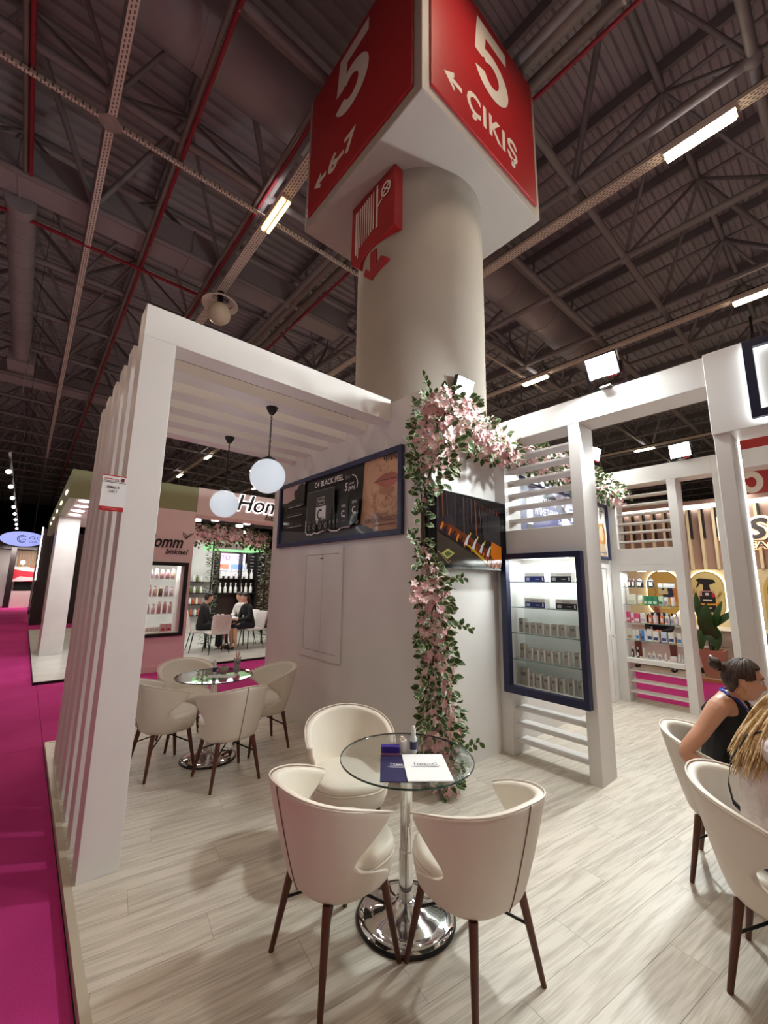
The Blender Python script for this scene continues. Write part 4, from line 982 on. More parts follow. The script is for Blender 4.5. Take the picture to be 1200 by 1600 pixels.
    if rest.v: tag(rest.build('leaves', [LEAFG, LEAFC], g), kind='stuff')
    if restb.v: tag(restb.build('blossoms', [PETAL, PETAL2], g), kind='stuff')
    # side sprigs
    return g, at, rn, o
def sprig(g, o, start, end, n, rn, sz=.06):
    start = Vector(start); end = Vector(end); mid = (start+end)/2 + Vector((0, 0, .05)); q = [start-o, mid-o, end-o]
    MB().tube(q, [.004, .003, .0015], 5).build('twig', TWIG, g)
    for k in range(n):
        t = .25 + .75*k/(n-1); p = (q[0]*(1-t)**2 + q[1]*2*t*(1-t) + q[2]*t*t)
        d = ((end-start).normalized() + Vector((rn.uniform(-.7, .7), rn.uniform(-.3, .3), (.8 if k % 2 else -.8)))).normalized()
        nrm = Vector((-.6, -.7, .3)); x = d.cross(nrm).normalized(); z = x.cross(d)
        M = Matrix((x, d, z)).transposed().to_4x4() @ Matrix.Scale(sz*rn.uniform(.8, 1.15), 4); M.translation = p; piece('leaf', LEAF, g, M)
g1, at1, rn1, o1 = garland('tall garland of pink blossoms and variegated leaves climbing the wall corner around the TV',
    [(2.78, 2.42, .02, .13, .5), (2.74, 2.42, .45, .15, .45), (2.70, 2.42, .9, .15, .62), (2.67, 2.43, 1.25, .14, .42), (2.67, 2.43, 1.66, .13, .40), (2.62, 2.47, 1.80, .06, .7, .35), (2.60, 2.50, 2.05, .03, .9, .07), (2.60, 2.49, 2.42, .05, .95, .25), (2.64, 2.43, 2.60, .17, .92),
     (2.68, 2.41, 2.82, .21, .50), (2.70, 2.40, 3.05, .22, .32), (2.68, 2.40, 3.30, .17, .62), (2.86, 2.38, 3.24, .23, .25), (3.10, 2.38, 3.15, .21, .25), (3.42, 2.38, 3.10, .19, .35), (3.70, 2.38, 3.04, .17, .2), (3.93, 2.33, 3.06, .13, .15)], 1150, 1500, 11, YT)
for a, b, n in (((2.60, 2.46, 2.62), (2.30, 2.40, 2.86), 7), ((2.58, 2.46, 2.55), (2.32, 2.40, 2.58), 8), ((2.58, 2.47, 2.35), (2.42, 2.42, 2.25), 6), ((2.60, 2.47, 1.80), (2.36, 2.40, 2.04), 8), ((2.60, 2.46, 1.82), (2.42, 2.40, 1.80), 5),
                ((2.66, 2.40, 3.25), (2.46, 2.34, 3.46), 8), ((2.66, 2.40, 3.2), (2.44, 2.34, 3.28), 7), ((2.64, 2.40, 1.15), (2.40, 2.34, 1.12), 8), ((2.62, 2.40, .9), (2.40, 2.34, .80), 8), ((2.64, 2.40, .6), (2.42, 2.34, .5), 7), ((2.74, 2.36, .22), (3.06, 2.28, .34), 9), ((2.76, 2.38, 1.3), (3.0, 2.3, 1.25), 8), ((2.72, 2.38, 1.62), (2.92, 2.3, 1.70), 7)):
    sprig(g1, o1, a, b, n, rn1)
# one loose blossom cluster reaching out over the banner wall
for k in range(26):
    q = Vector((2.56 - .22*rn1.random(), 2.38 + rn1.uniform(-.05, .05), 1.58 + rn1.uniform(-.07, .07))); M = Vector((-.5, -.8, rn1.uniform(-.3, .5))).to_track_quat('Z', 'Y').to_matrix().to_4x4() @ Matrix.Scale(rn1.uniform(.03, .042), 4); M.translation = q - o1; piece('blossom', BLOS[k % 2], g1, M)
MB().tube([Vector((2.66, 2.42, 1.55))-o1, Vector((2.5, 2.39, 1.60))-o1, Vector((2.36, 2.38, 1.57))-o1], .004, 5).build('twig', TWIG, g1)
g2, at2, rn2, o2 = garland('second garland of pink blossoms over the blue banner, seen through the slats',
    [(4.30, 2.42, 3.16, .16, .5), (4.70, 2.40, 3.14, .20, .5), (5.2, 2.40, 3.10, .20, .5), (5.8, 2.40, 3.10, .18, .5), (6.3, 2.40, 3.12, .18, .5), (6.62, 2.38, 3.10, .18, .45), (6.86, 2.30, 2.95, .13, .2)], 520, 420, 23, YT, limit=150, leafs=(.06, .09), bls=(.04, .055))
# ------------------------------------------------------------------ banners in the second bay
bb = thing('wall_banner', 'violet framed banner for a berry light therapy set, behind the slatted partition', 'poster', (4.24, YT-.001, 1.95))
m = MB(); Wb, Hb = 1.75, .98
for a in ((0, 0, Wb, .06), (0, Hb-.06, Wb, Hb), (0, .06, .06, Hb-.06), (Wb-.06, .06, Wb, Hb-.06)): m.box(a[0], -.045, a[1], a[2], 0, a[3])
m.build('frame', mat('navy_frame_2', rgb(50, 56, 92), .4), bb, bevel=.003); MB().box(.06, -.012, .06, Wb-.06, -.001, Hb-.06).build('board', FW, bb)
w = Print((0, -.0125, 0), (1, 0, 0), (0, 0, 1), (0, -1, 0), .0005); V1 = rgb(46, 42, 108); Wt = rgb(240, 238, 244)
w.rect(.06, .06, Wb-.06, Hb-.06, rgb(206, 204, 232)); w.poly([(.06, .06), (1.22, .06), (1.05, .75), (.85, .86), (.06, .90)], V1); w.poly([(.30, .90), (.85, .90), (1.4, .60), (1.36, .56)], rgb(40, 42, 70))
w.text('BERRYLIGHT', .42, .70, Wt, h=.095, w=.56, bold=.02); w.text('INTENSE THERAPY', .42, .56, Wt, h=.095, w=.60, bold=.02); w.text('Set', 1.0, .49, Wt, h=.06, shear=.3)
w.poly([(.22, .42), (.22, .74), (.26, .82), (.32, .82), (.36, .74), (.36, .42)], rgb(232, 230, 232)); w.rect(.23, .30, .35, .42, rgb(50, 40, 60)); w.rect(.22, .10, .36, .30, rgb(120, 60, 110)); w.rect(.45, .08, .75, .36, rgb(226, 222, 222)); w.rect(.80, .10, .95, .44, rgb(214, 210, 214))
for k in range(4): w.rect(.95, .40-.07*k, 1.12, .41-.07*k, Wt); w.rect(1.34, .72-.09*k, 1.6, .74-.09*k, rgb(90, 88, 140))
w.build('banner_print', PRINT, bb)
rp = thing('wall_poster', 'framed poster of a brown-haired figure on the wall above the white door', 'poster', (6.10, YT-.001, 2.04))
m = MB(); Wq, Hq = .76, .87
for a in ((0, 0, Wq, .05), (0, Hq-.05, Wq, Hq), (0, .05, .05, Hq-.05), (Wq-.05, .05, Wq, Hq-.05)): m.box(a[0], -.04, a[1], a[2], 0, a[3])
m.build('frame', NAVY, rp, bevel=.003); MB().box(.05, -.012, .05, Wq-.05, -.001, Hq-.05).build('board', FW, rp)
w = Print((0, -.0125, 0), (1, 0, 0), (0, 0, 1), (0, -1, 0), .0005); w.rect(.05, .05, Wq-.05, Hq-.05, rgb(226, 220, 214)); w.ell(.50, .36, .16, .20, rgb(186, 126, 62)); w.ell(.52, .40, .09, .12, rgb(222, 176, 140)); w.poly([(.36, .05), (.40, .24), (.60, .24), (.68, .05)], rgb(196, 168, 140)); w.rect(.36, .74, .64, .755, rgb(90, 90, 110)); w.rect(.36, .10, .66, .115, rgb(90, 90, 110)); w.build('poster_print', PRINT, rp)
# lit brand frame on the sign panel
lf = thing('lightbox_frame', 'black square frame edged with white light on the white sign panel', 'sign', (3.817, .384, 2.834))
m = MB(); Sx = 1.3; Sz = .58
for a in ((0, 0, Sx, .055), (0, Sz-.055, Sx, Sz), (0, .055, .055, Sz-.055), (Sx-.055, .055, Sx, Sz-.055)): m.box(-.075, -a[2], a[1], -.03, -a[0], a[3])
m.build('frame', NAVY, lf, bevel=.002)
m = MB()
for a in ((.012, .012, Sx-.012, .024), (.012, Sz-.024, Sx-.012, Sz-.012), (.012, .024, .024, Sz-.024), (Sx-.024, .024, Sx-.012, Sz-.024)): m.box(-.029, -a[2], a[1], -.016, -a[0], a[3])
m.build('light_strip', mat('led_halo', (1, 1, 1, 1), .5, emit=(.93, 1, .97, 1), estr=14), lf)

# ------------------------------------------------------------------ products in the first niche
CARDW = mat('card_white', rgb(236, 234, 230), .45); SILV = mat('silver_card', rgb(178, 176, 168), .38, metal=.25, vary=.22, scale=60); BLUEC = mat('card_blue', rgb(30, 40, 120), .4); BLKC = mat('card_black', rgb(24, 22, 34), .4)
ORD = ('first', 'second', 'third', 'fourth', 'fifth', 'sixth', 'seventh', 'eighth', 'ninth', 'tenth', 'eleventh', 'twelfth')
def kit(y0, y1, z, colm, ink, lab):
    k = thing('kit_box', lab, 'box', (3.90, y0, z), 0, 'long product boxes in the navy niche'); L = y0-y1
    MB().box(0, -L, 0, .10, 0, .092).build('carton', CARDW, k, bevel=.001); MB().box(-.0012, -L, 0, -.0001, 0, .055).build('front_band', colm, k)
    p = Print((-.0016, 0, 0), (0, -1, 0), (0, 0, 1), (-1, 0, 0), .0003); p.rect(.015, .012, .055, .042, ink); p.rect(L*.55, .022, L*.75, .030, ink); p.rect(L*.88, .010, L*.95, .045, rgb(236, 236, 240)); p.rect(L*.3, .066, L*.7, .072, rgb(160, 160, 170)); p.build('box_print', PRINT, k)
kit(2.289, 2.073, P1SH[0], BLUEC, rgb(190, 196, 230), 'blue-banded long box on the top shelf of the navy niche'); kit(2.013, 1.809, P1SH[0], BLKC, rgb(190, 190, 200), 'black-banded long box on the top shelf of the navy niche')
kit(2.296, 2.084, P1SH[1], BLUEC, rgb(190, 196, 230), 'blue-banded long box on the second shelf of the navy niche'); kit(1.971, 1.771, P1SH[1], BLKC, rgb(190, 190, 200), 'black-banded long box on the second shelf of the navy niche')
def sbox(y0, y1, z, h, lab, x=3.93):
    k = thing('carton', lab, 'box', (x, y0, z), 0, 'small silver cartons in the navy niche'); L = y0-y1; q = min(.018, L*.3)
    MB().box(0, -(L-q), 0, .055, 0, h).build('front_panel', SILV, k); MB().box(.0, -L, 0, .055, -(L-q)-.0002, h).build('white_edge', CARDW, k)
    MB().box(-.001, -(L-q)*.8, h*.55, -.0001, -(L-q)*.2, h*.75).build('print_panel', mat_lab, k)
mat_lab = mat('print_grey', rgb(120, 118, 112), .5)
rows = [(P1SH[2], [(2.393, 2.330, .14), (2.326, 2.262, .10), (2.249, 2.197, .105), (2.184, 2.120, .108), (2.106, 2.046, .105), (2.037, 1.972, .108), (1.953, 1.897, .110), (1.872, 1.790, .106)], 'third'),
        (P1SH[3], [(2.391, 2.329, .14), (2.305, 2.248, .105), (2.241, 2.184, .105), (2.178, 2.118, .105), (2.106, 2.042, .105), (2.028, 1.975, .108), (1.936, 1.881, .118), (1.838, 1.775, .120)], 'fourth'),
        (.656, [(2.409, 2.300, .168), (2.299, 2.248, .128), (2.234, 2.172, .128), (2.154, 2.092, .128), (2.072, 2.014, .128), (1.998, 1.943, .13), (1.906, 1.852, .138), (1.823, 1.770, .13)], 'lowest')]
for z, it, rn_ in rows:
    for k, (a, b, h) in enumerate(it): sbox(a, b, z, h, '%s silver carton from the tv side on the %s shelf of the navy niche' % (ORD[k], rn_))
# ------------------------------------------------------------------ products on the open shelves by the aisle
def col(c): return mat('card_%d_%d_%d' % c, rgb(*c), .4)
cc = {}
def cm(*c):
    if c not in cc: cc[c] = mat('product_tone', rgb(*c), .35)
    return cc[c]
XP = 7.02
def bottle_(y0, y1, z, h, body, cap, lab, shape='pump'):
    yc = (y0+y1)/2; r = abs(y0-y1)/2; b = thing('bottle', lab, 'bottle', (XP+.03, yc, z), 0, 'bottles and tubes on the open shelves')
    if shape == 'pump':
        MB().lathe([(r*.95, 0), (r, .006), (r, h*.62), (r*.7, h*.72), (r*.3, h*.75)], 16).build('body', body, b)
        m = MB(); m.lathe([(r*.32, h*.75), (r*.32, h*.86), (r*.12, h*.87), (r*.12, h*.95), (r*.3, h*.95), (r*.3, h)], 12); m.box(-.006-r*.6, -.006, h*.95, .0, .006, h*.99); m.build('pump', cap, b)
    elif shape == 'tube':
        m = MB(); n = 16; vs = []
        for s, zz, fl in ((.8, 0, 1), (.85, h*.16, 1), (1, h*.2, 1), (1.0, h*.6, .6), (1.05, h, .06)):
            for i in range(n): a = 2*PI*i/n; vs.append((math.cos(a)*r*s*fl, math.sin(a)*r*s, zz))
        fs = [(j*n+i, j*n+(i+1) % n, (j+1)*n+(i+1) % n, (j+1)*n+i) for j in range(4) for i in range(n)]
        m.add(vs, fs, 0, True); m.add(vs[:n], [tuple(range(n-1, -1, -1))]); m.add(vs[-n:], [tuple(range(n))]); m.build('body', body, b)
        MB().lathe([(r*.82, -.0), (r*.86, h*.15)], 14).build('cap', cap, b)
    else:
        MB().lathe([(r*.95, 0), (r, .005), (r, h*.68), (r*.55, h*.76)], 16).build('body', body, b)
        MB().lathe([(r*.5, h*.76), (r*.5, h*.98), (r*.3, h)], 12).build('cap', cap, b)
    MB().box(-r-.002, -r*.55, h*.12, -r*.84, r*.55, h*.5).build('label_patch', cm(236, 232, 228) if body is not cm(236, 232, 228) else cm(150, 140, 170), b)
def carton_(y0, y1, z, h, body, stripe, lab):
    b = thing('carton', lab, 'box', (XP, y0, z), 0, 'cartons on the open shelves'); L = y0-y1
    MB().box(0, -L, 0, .05, 0, h).build('box_body', body, b, bevel=.0008); MB().box(-.0014, -L*.9, h*.12, -.0001, -L*.1, h*.42).build('stripe', stripe, b)
bw = cm(58, 30, 34); bk = cm(26, 24, 30); wh = cm(236, 232, 228); gr = cm(30, 120, 78); gp = cm(196, 226, 206); pk = cm(214, 66, 120); pl = cm(236, 196, 200); og = cm(222, 110, 48); bl_ = cm(60, 130, 196); lb = cm(206, 216, 232); lv = cm(190, 176, 204); nv = cm(50, 60, 120); lime = cm(196, 214, 70); crm = cm(226, 224, 208); gd = cm(190, 150, 80)
z = P2SH[0]
bottle_(2.396, 2.345, z, .16, bw, bk, 'brown pump bottle at the wall end of the top open shelf'); bottle_(2.340, 2.293, z, .16, bw, bk, 'brown pump bottle second from the wall end on the top open shelf'); bottle_(2.278, 2.182, z, .155, bk, bk, 'wide black pump bottle on the top open shelf'); bottle_(2.115, 2.038, z, .155, bk, bk, 'black pump bottle in the middle of the top open shelf')
for k, (a, b) in enumerate(((1.987, 1.943), (1.918, 1.891), (1.882, 1.825), (1.819, 1.785))): carton_(a, b, z, .06, wh, lb, '%s small white jar box on the top open shelf' % ORD[k])
z = P2SH[1]
carton_(2.414, 2.296, z, .15, crm, cm(200, 200, 180), 'large cream carton on the second open shelf'); bottle_(2.277, 2.20, z, .14, crm, lime, 'cream tube with lime cap on the second open shelf', 'tube')
for k, (a, b, c) in enumerate(((2.184, 2.14, gr), (2.136, 2.078, gr), (2.072, 2.015, gr), (1.992, 1.945, gp))): carton_(a, b, z, .13, c, gp if c is gr else gr, '%s green carton on the second open shelf' % ORD[k])
bottle_(1.936, 1.882, z, .12, wh, pl, 'white tube with pink cap on the second open shelf', 'tube'); bottle_(1.85, 1.796, z, .12, pl, wh, 'pink tube at the post end of the second open shelf', 'tube')
z = P2SH[2]
carton_(2.447, 2.387, z, .145, pk, pl, 'pink carton at the wall end of the third open shelf'); carton_(2.38, 2.342, z, .14, wh, pk, 'white carton with pink stripe on the third open shelf'); carton_(2.339, 2.265, z, .125, pk, wh, 'wide pink carton on the third open shelf')
carton_(2.254, 2.184, z, .135, wh, lv, 'white carton in the middle of the third open shelf')
for k, (a, b, c, d) in enumerate(((2.154, 2.105, og, wh), (2.095, 2.033, pl, wh), (2.005, 1.957, og, pl), (1.945, 1.888, wh, lb), (1.878, 1.833, wh, bk), (1.825, 1.783, lv, nv))): bottle_(a, b, z, .155, c, d, '%s bottle after the white carton on the third open shelf' % ORD[k], 'flip')
z = P2SH[3]
for k, (a, b, c, d) in enumerate(((2.445, 2.389, crm, gd), (2.383, 2.341, wh, lb), (2.335, 2.293, wh, bl_), (2.27, 2.226, bl_, nv), (2.222, 2.19, lb, wh), (2.186, 2.121, wh, nv), (2.111, 2.04, wh, nv), (2.01, 1.94, lb, nv), (1.918, 1.85, wh, nv), (1.814, 1.763, wh, bl_))): carton_(a, b, z, .14 if k != 5 else .165, c, d, '%s blue-and-white carton from the wall end on the lowest glass shelf' % ORD[k])
z = .6105
its = ((2.422, 2.386, bk, wh, 'dark'), (2.352, 2.316, bk, wh, 'dark'), (2.267, 2.243, crm, wh, 'cream'), (2.204, 2.164, wh, gd, 'white'), (2.146, 2.107, wh, crm, 'white'), (2.072, 2.03, wh, gd, 'white'), (1.996, 1.96, pl, wh, 'pink'), (1.84, 1.80, crm, wh, 'cream'), (1.79, 1.765, lb, wh, 'pale'))
for k, (a, b, c, d, nm) in enumerate(its): bottle_(a, b, z, .15 if k < 3 else .11, c, d, '%s little %s bottle from the wall end on the white bottom tray' % (ORD[k], nm), 'flip')
carton_(1.921, 1.845, z, .075, wh, pl, 'low white box with pink stripe on the white bottom tray')
# ------------------------------------------------------------------ people
SKIN = mat('skin', rgb(206, 150, 122), .5, vary=.06, scale=9); SKIN2 = mat('skin_fair', rgb(222, 172, 146), .5, vary=.05, scale=9)
def hairmat(name, a, b):
    m = mat(name, a, .48); nt = m.node_tree; p = nt.nodes['Principled BSDF']; tc = nt.nodes.new('ShaderNodeTexCoord'); mp = nt.nodes.new('ShaderNodeMapping'); mp.inputs['Scale'].default_value = (170, 26, 26)
    n = nt.nodes.new('ShaderNodeTexNoise'); n.inputs['Scale'].default_value = 1.0; n.inputs['Detail'].default_value = 3; r = nt.nodes.new('ShaderNodeValToRGB')
    r.color_ramp.elements[0].position = .35; r.color_ramp.elements[1].position = .68; r.color_ramp.elements[0].color = a; r.color_ramp.elements[1].color = b
    nt.links.new(tc.outputs['Object'], mp.inputs['Vector']); nt.links.new(mp.outputs[0], n.inputs['Vector']); nt.links.new(n.outputs['Fac'], r.inputs['Fac']); nt.links.new(r.outputs['Color'], p.inputs['Base Color'])
    bp = nt.nodes.new('ShaderNodeBump'); bp.inputs['Strength'].default_value = .5; bp.inputs['Distance'].default_value = .003; nt.links.new(n.outputs['Fac'], bp.inputs['Height']); nt.links.new(bp.outputs[0], p.inputs['Normal']); return m
BROWN = hairmat('brown_hair', rgb(30, 18, 15), rgb(70, 45, 34)); BLOND = hairmat('blonde_hair', rgb(188, 150, 100), rgb(244, 218, 170)); DARKH = mat('dark_hair', rgb(28, 20, 20), .45)
CLOTHB = mat('black_cloth', rgb(16, 16, 20), .75, bump=.2, bscale=60); SHIRT = mat('crumpled_shirt', rgb(236, 224, 222), .75, vary=.05, scale=14, bump=1.0, bscale=13); [setattr(n_.inputs['Distance'], 'default_value', .035) for n_ in SHIRT.node_tree.nodes if n_.type == 'BUMP']; CLOTHW = mat('white_cloth', rgb(232, 228, 224), .75); CLOTHBR = mat('brown_cloth', rgb(112, 78, 66), .8); SHOE = mat('shoe_black', rgb(18, 16, 16), .35); LANY = mat('blue_ribbon', rgb(34, 52, 158), .5); LIP = mat('lip', rgb(170, 92, 84), .45); EYEW = mat('eye_white', rgb(232, 228, 224), .2); GOLD = mat('gold_metal', rgb(214, 176, 110), .22, metal=1.0)
def skin_me(nodes, edges, sub=1, lat=None):
    """closed, smoothly tapering limbs along the joint chains; fuse() makes them one surface"""
    chains = []
    for a, b in edges:
        if chains and chains[-1][-1] == a: chains[-1].append(b)
        else: chains.append([a, b])
    m = MB()
    for ci, ch in enumerate(chains):
        P = [Vector(nodes[i][0]) for i in ch]; R_ = [nodes[i][1] for i in ch]; pts = []; rs = []
        for k in range(len(P)-1):
            p0 = P[max(0, k-1)]; p1 = P[k]; p2 = P[k+1]; p3 = P[min(len(P)-1, k+2)]; L = max(2, min(6, int((p2-p1).length/.018)))
            for j in range(L):
                t = j/L; h = t*t*(3-2*t)
                q = .5*((2*p1) + (p2-p0)*t + (2*p0-5*p1+4*p2-p3)*t*t + (3*p1-p0-3*p2+p3)*t**3); pts.append(q); rs.append(R_[k]*(1-h)+R_[k+1]*h)
        pts.append(P[-1]); rs.append(R_[-1]); big = max(rs) > .03; n = 14 if big else 9
        # rounded ends
        for end in (0, 1):
            i0, i1 = (0, 1) if end == 0 else (-1, -2); d = (pts[i0]-pts[i1]).normalized(); r = rs[i0]; ex = [(pts[i0] + d*r*math.sin(a), r*math.cos(a)) for a in (.5, .95, 1.3, 1.5)]
            if end: pts += [e[0] for e in ex]; rs += [e[1] for e in ex]
            else: pts = [e[0] for e in reversed(ex)] + pts; rs = [e[1] for e in reversed(ex)] + rs
        t0 = len(m.v); m.tube(pts, rs, n)
        if lat is not None and ci == 0:
            ax = Vector(lat).normalized(); c = [pts[min(len(pts)-1, (i//n))] for i in range(len(pts)*n)] + [pts[0]]*n + [pts[-1]]*n
            for i in range(t0, len(m.v)):
                v = Vector(m.v[i]); o = c[i-t0]; dv = v-o; s_ = ax*dv.dot(ax); m.v[i] = tuple(o + s_*1.22 + (dv-s_)*.88)
    return m
def fuse(meshes, voxel, name, m, parent=None, smooth=2):
    vs, fs = [], []
    for me in meshes:
        o = len(vs)
        if isinstance(me, MB): vs += me.v; fs += [tuple(i+o for i in f) for f in me.f]
        else: vs += [tuple(v.co) for v in me.vertices]; fs += [tuple(i+o for i in p.vertices) for p in me.polygons]
    d = bpy.data.meshes.new(name); d.from_pydata(vs, [], fs); o = bpy.data.objects.new(name, d); COL.objects.link(o)
    r = o.modifiers.new('remesh', 'REMESH'); r.mode = 'VOXEL'; r.voxel_size = voxel; r.use_smooth_shade = True
    if smooth: s = o.modifiers.new('relax', 'SMOOTH'); s.iterations = smooth; s.factor = .5
    me = evald(o); me.materials.clear(); me.materials.append(m); me.polygons.foreach_set('use_smooth', [True]*len(me.polygons))
    q = bpy.data.objects.new(name, me); COL.objects.link(q)
    if parent is not None: q.parent = parent
    return q
def head_frame(c, face, up=(0, 0, 1)):
    f = Vector(face).normalized(); u = Vector(up); r = f.cross(u).normalized(); u = r.cross(f)
    M = Matrix((r, f, u)).transposed().to_4x4(); M.translation = Vector(c); return M
def ga(x, s): return math.exp(-(x/s)**2)
def head_point(d, off=0.0):
    """d: unit direction, x right, y to the face, z up -> point (head about .235 m tall)"""
    x, y, z = d
    p = Vector((x*.074, y*(.094 if y < 0 else .086), z*.115))
    lo = max(0, -z)
    p.x *= 1 - .30*lo**1.3; 
    if y < 0: p.y *= 1 - .42*lo**1.2
    else: p.y *= 1 + .05*lo
    if y > 0:
        p.y -= .012*ga(abs(p.x)-.031, .014)*ga(p.z-.008, .013)
        p.y += .006*ga(p.z-.034, .014)*ga(p.x, .05)
        nz = max(0, min(1, (.018-p.z)/.050)) if -.034 < p.z < .018 else (max(0, 1-(-.034-p.z)/.010) if p.z <= -.034 else 0)
        p.y += .026*nz*ga(p.x, .011+.005*nz)
        p.y += .007*ga(p.x, .022)*(ga(p.z+.056, .006)+ga(p.z+.069, .007)) - .003*ga(p.z+.0625, .003)*ga(p.x, .025)
        p.y += .012*ga(p.x, .022)*ga(p.z+.096, .014); p.x += .004*ga(abs(p.x)-.05, .02)*ga(p.z+.02, .02)*(1 if p.x > 0 else -1)
    if off: p += Vector(d)*off
    return p
def head_mb(M, n=44, k=34):
    m = MB(); vs = []
    for j in range(1, k):
        t = PI*j/k
        for i in range(n): a = 2*PI*i/n; vs.append(M @ head_point((math.sin(t)*math.cos(a), math.sin(t)*math.sin(a), math.cos(t))))
    vs += [M @ head_point((0, 0, 1)), M @ head_point((0, 0, -1))]; T = len(vs)-2
    fs = [(j*n+i, (j+1)*n+i, (j+1)*n+(i+1) % n, j*n+(i+1) % n) for j in range(k-2) for i in range(n)] + [(T, i, (i+1) % n) for i in range(n)] + [(T+1, (k-2)*n+(i+1) % n, (k-2)*n+i) for i in range(n)]
    m.add(vs, fs, 0, True)
    for s in (-1, 1): m.ell(M @ Vector((s*.076, -.008, -.004)), .008, .018, .031, 12, 8, 0, M.to_3x3() @ Matrix.Rotation(s*-.35, 3, 'Z'))
    return m
def face_parts(M, par, eyec=rgb(60, 40, 30)):
    R3 = M.to_3x3(); m = MB(); m2 = MB(); m3 = MB(); m4 = MB()
    for s in (-1, 1):
        m.ell(M @ Vector((s*.031, .0745, .009)), .0115, .0105, .0085, 14, 10, 0, R3); m2.ell(M @ Vector((s*.0315, .0822, .009)), .0052, .0035, .0058, 10, 8, 0, R3)
        m4.tube([M @ Vector((s*.016, .0880, .030)), M @ Vector((s*.034, .0860, .036)), M @ Vector((s*.050, .0745, .031))], [.003, .0032, .0015], 6)
        m4.tube([M @ Vector((s*.020, .0835, .013)), M @ Vector((s*.032, .0865, .0185)), M @ Vector((s*.044, .0775, .013))], [.0012, .0022, .0012], 5)
    m3.ell(M @ Vector((0, .0935, -.056)), .021, .005, .0042, 14, 6, 0, R3); m3.ell(M @ Vector((0, .0930, -.0665)), .019, .0055, .0052, 14, 6, 0, R3)
    m.build('eye', EYEW, par); m2.build('iris', mat('iris', eyec, .2), par); m3.build('lips', LIP, par); m4.build('brow', DARKH, par)
def hair_cap(M, m, par, off=.011, hairline=.42, nape=-.55, name='hair', sides=.15):
    """shell of hair over the scalp"""
    n, k = 120, 90; keep = {}; vs = []; fs = []
    def inside(d):
        x, y, z = d
        if y > 0: return z > hairline + .12*(1-abs(x)) - sides*abs(x)*1.6 * (1 if y < .55 else .6) and not (y > .55 and z < hairline)
        return z > nape*(min(1, -y*1.6 + .0)) - .02 and not (y > -.22 and z < .12 and abs(x) > .8)
    pts = {}
    for j in range(0, k+1):
        t = PI*j/k
        for i in range(n):
            a = 2*PI*i/n; d = (math.sin(t)*math.cos(a), math.sin(t)*math.sin(a), math.cos(t)); pts[j, i] = d
    idx = {}
    def gi(j, i):
        i %= n
        if (j, i) not in idx: idx[j, i] = len(vs); d = pts[j, i]; vs.append(M @ head_point(d, off + .0012*math.sin(i*1.9) + .0008*math.sin(i*.7+j*.1)))
        return idx[j, i]
    for j in range(k):
        for i in range(n):
            if all(inside(pts[a, b % n]) for a, b in ((j, i), (j+1, i), (j+1, i+1), (j, i+1))): fs.append((gi(j, i), gi(j+1, i), gi(j+1, i+1), gi(j, i+1)))
    b = MB(); b.add(vs, fs, 0, True); o = b.build(name, m, par)
    s = o.modifiers.new('thick', 'SOLIDIFY'); s.thickness = .013; s.offset = -1; o.modifiers.new('sub', 'SUBSURF').render_levels = 1; return o
def hand(wrist, direction, palm_n, size=1.0, curl=.5, thumb=1):
    """palm and five fingers as skinned chains"""
    w = Vector(wrist); d = Vector(direction).normalized(); n = Vector(palm_n); n = (n - d*n.dot(d)).normalized(); s = d.cross(n); out = []
    nodes = [(tuple(w), .021*size)]; edges = []
    nodes.append((tuple(w + d*.045*size), (.030*size))); edges.append((0, 1)); nodes.append((tuple(w + d*.078*size), .027*size)); edges.append((1, 2)); out.append(skin_me(nodes, edges))
    for k in range(4):
        o = (k-1.5)*.0185*size; L = (.066, .078, .073, .056)[k]*size; p = w + d*.070*size + s*o; nodes = [(tuple(p), .0088*size)]; q = p
        for j in range(3):
            a = curl*(j+.4)*.75; dd = d*math.cos(a) + n*math.sin(a); q = q + dd*L/3*1.05; nodes.append((tuple(q), (.0085, .0079, .0066)[j]*size))
        out.append(skin_me(nodes, [(0, 1), (1, 2), (2, 3)]))
    p = w + d*.020*size + s*thumb*.020*size; q1 = p + (d*.5 + s*thumb*.75 + n*.25).normalized()*.032*size; q2 = q1 + (d*.85 + s*thumb*.35 + n*.3).normalized()*.026*size; q3 = q2 + (d*.95 + n*.35).normalized()*.022*size
    out.append(skin_me([(tuple(p), .0125*size), (tuple(q1), .0105*size), (tuple(q2), .0095*size), (tuple(q3), .0075*size)], [(0, 1), (1, 2), (2, 3)])); return out
V = Vector
# --- dark-haired woman in a black tank top
wo = thing('person', 'woman with a brown hair bun, black tank top and blue lanyard', 'person', (3.33, .66, 0)); wo['group'] = 'seated visitors'
def loc(o, pts): b = V(o.location); return [(tuple(V(p)-b), r) for p, r in pts]
def rel(o, p): return V(p) - V(o.location)
Pw = loc(wo, [((3.33, .70, .54), .125), ((3.33, .685, .66), .108), ((3.33, .655, .80), .118), ((3.33, .63, .915), .098), ((3.325, .60, .995), .052), ((3.315, .565, 1.05), .046), ((3.31, .54, 1.10), .05),
              ((3.195, .645, .962), .055), ((3.09, .72, .83), .043), ((3.00, .79, .705), .036), ((3.05, .68, .66), .035), ((3.115, .565, .625), .024),
              ((3.465, .64, .962), .055), ((3.52, .53, .85), .043), ((3.55, .42, .745), .036), ((3.50, .29, .74), .033), ((3.44, .18, .745), .023),
              ((3.24, .67, .53), .088), ((3.21, .45, .53), .075), ((3.20, .27, .50), .057), ((3.20, .29, .28), .05), ((3.20, .30, .09), .034), ((3.20, .17, .035), .03),
              ((3.42, .67, .53), .088), ((3.45, .45, .53), .075), ((3.46, .27, .50), .057), ((3.46, .29, .28), .05), ((3.46, .30, .09), .034), ((3.46, .17, .035), .03)])
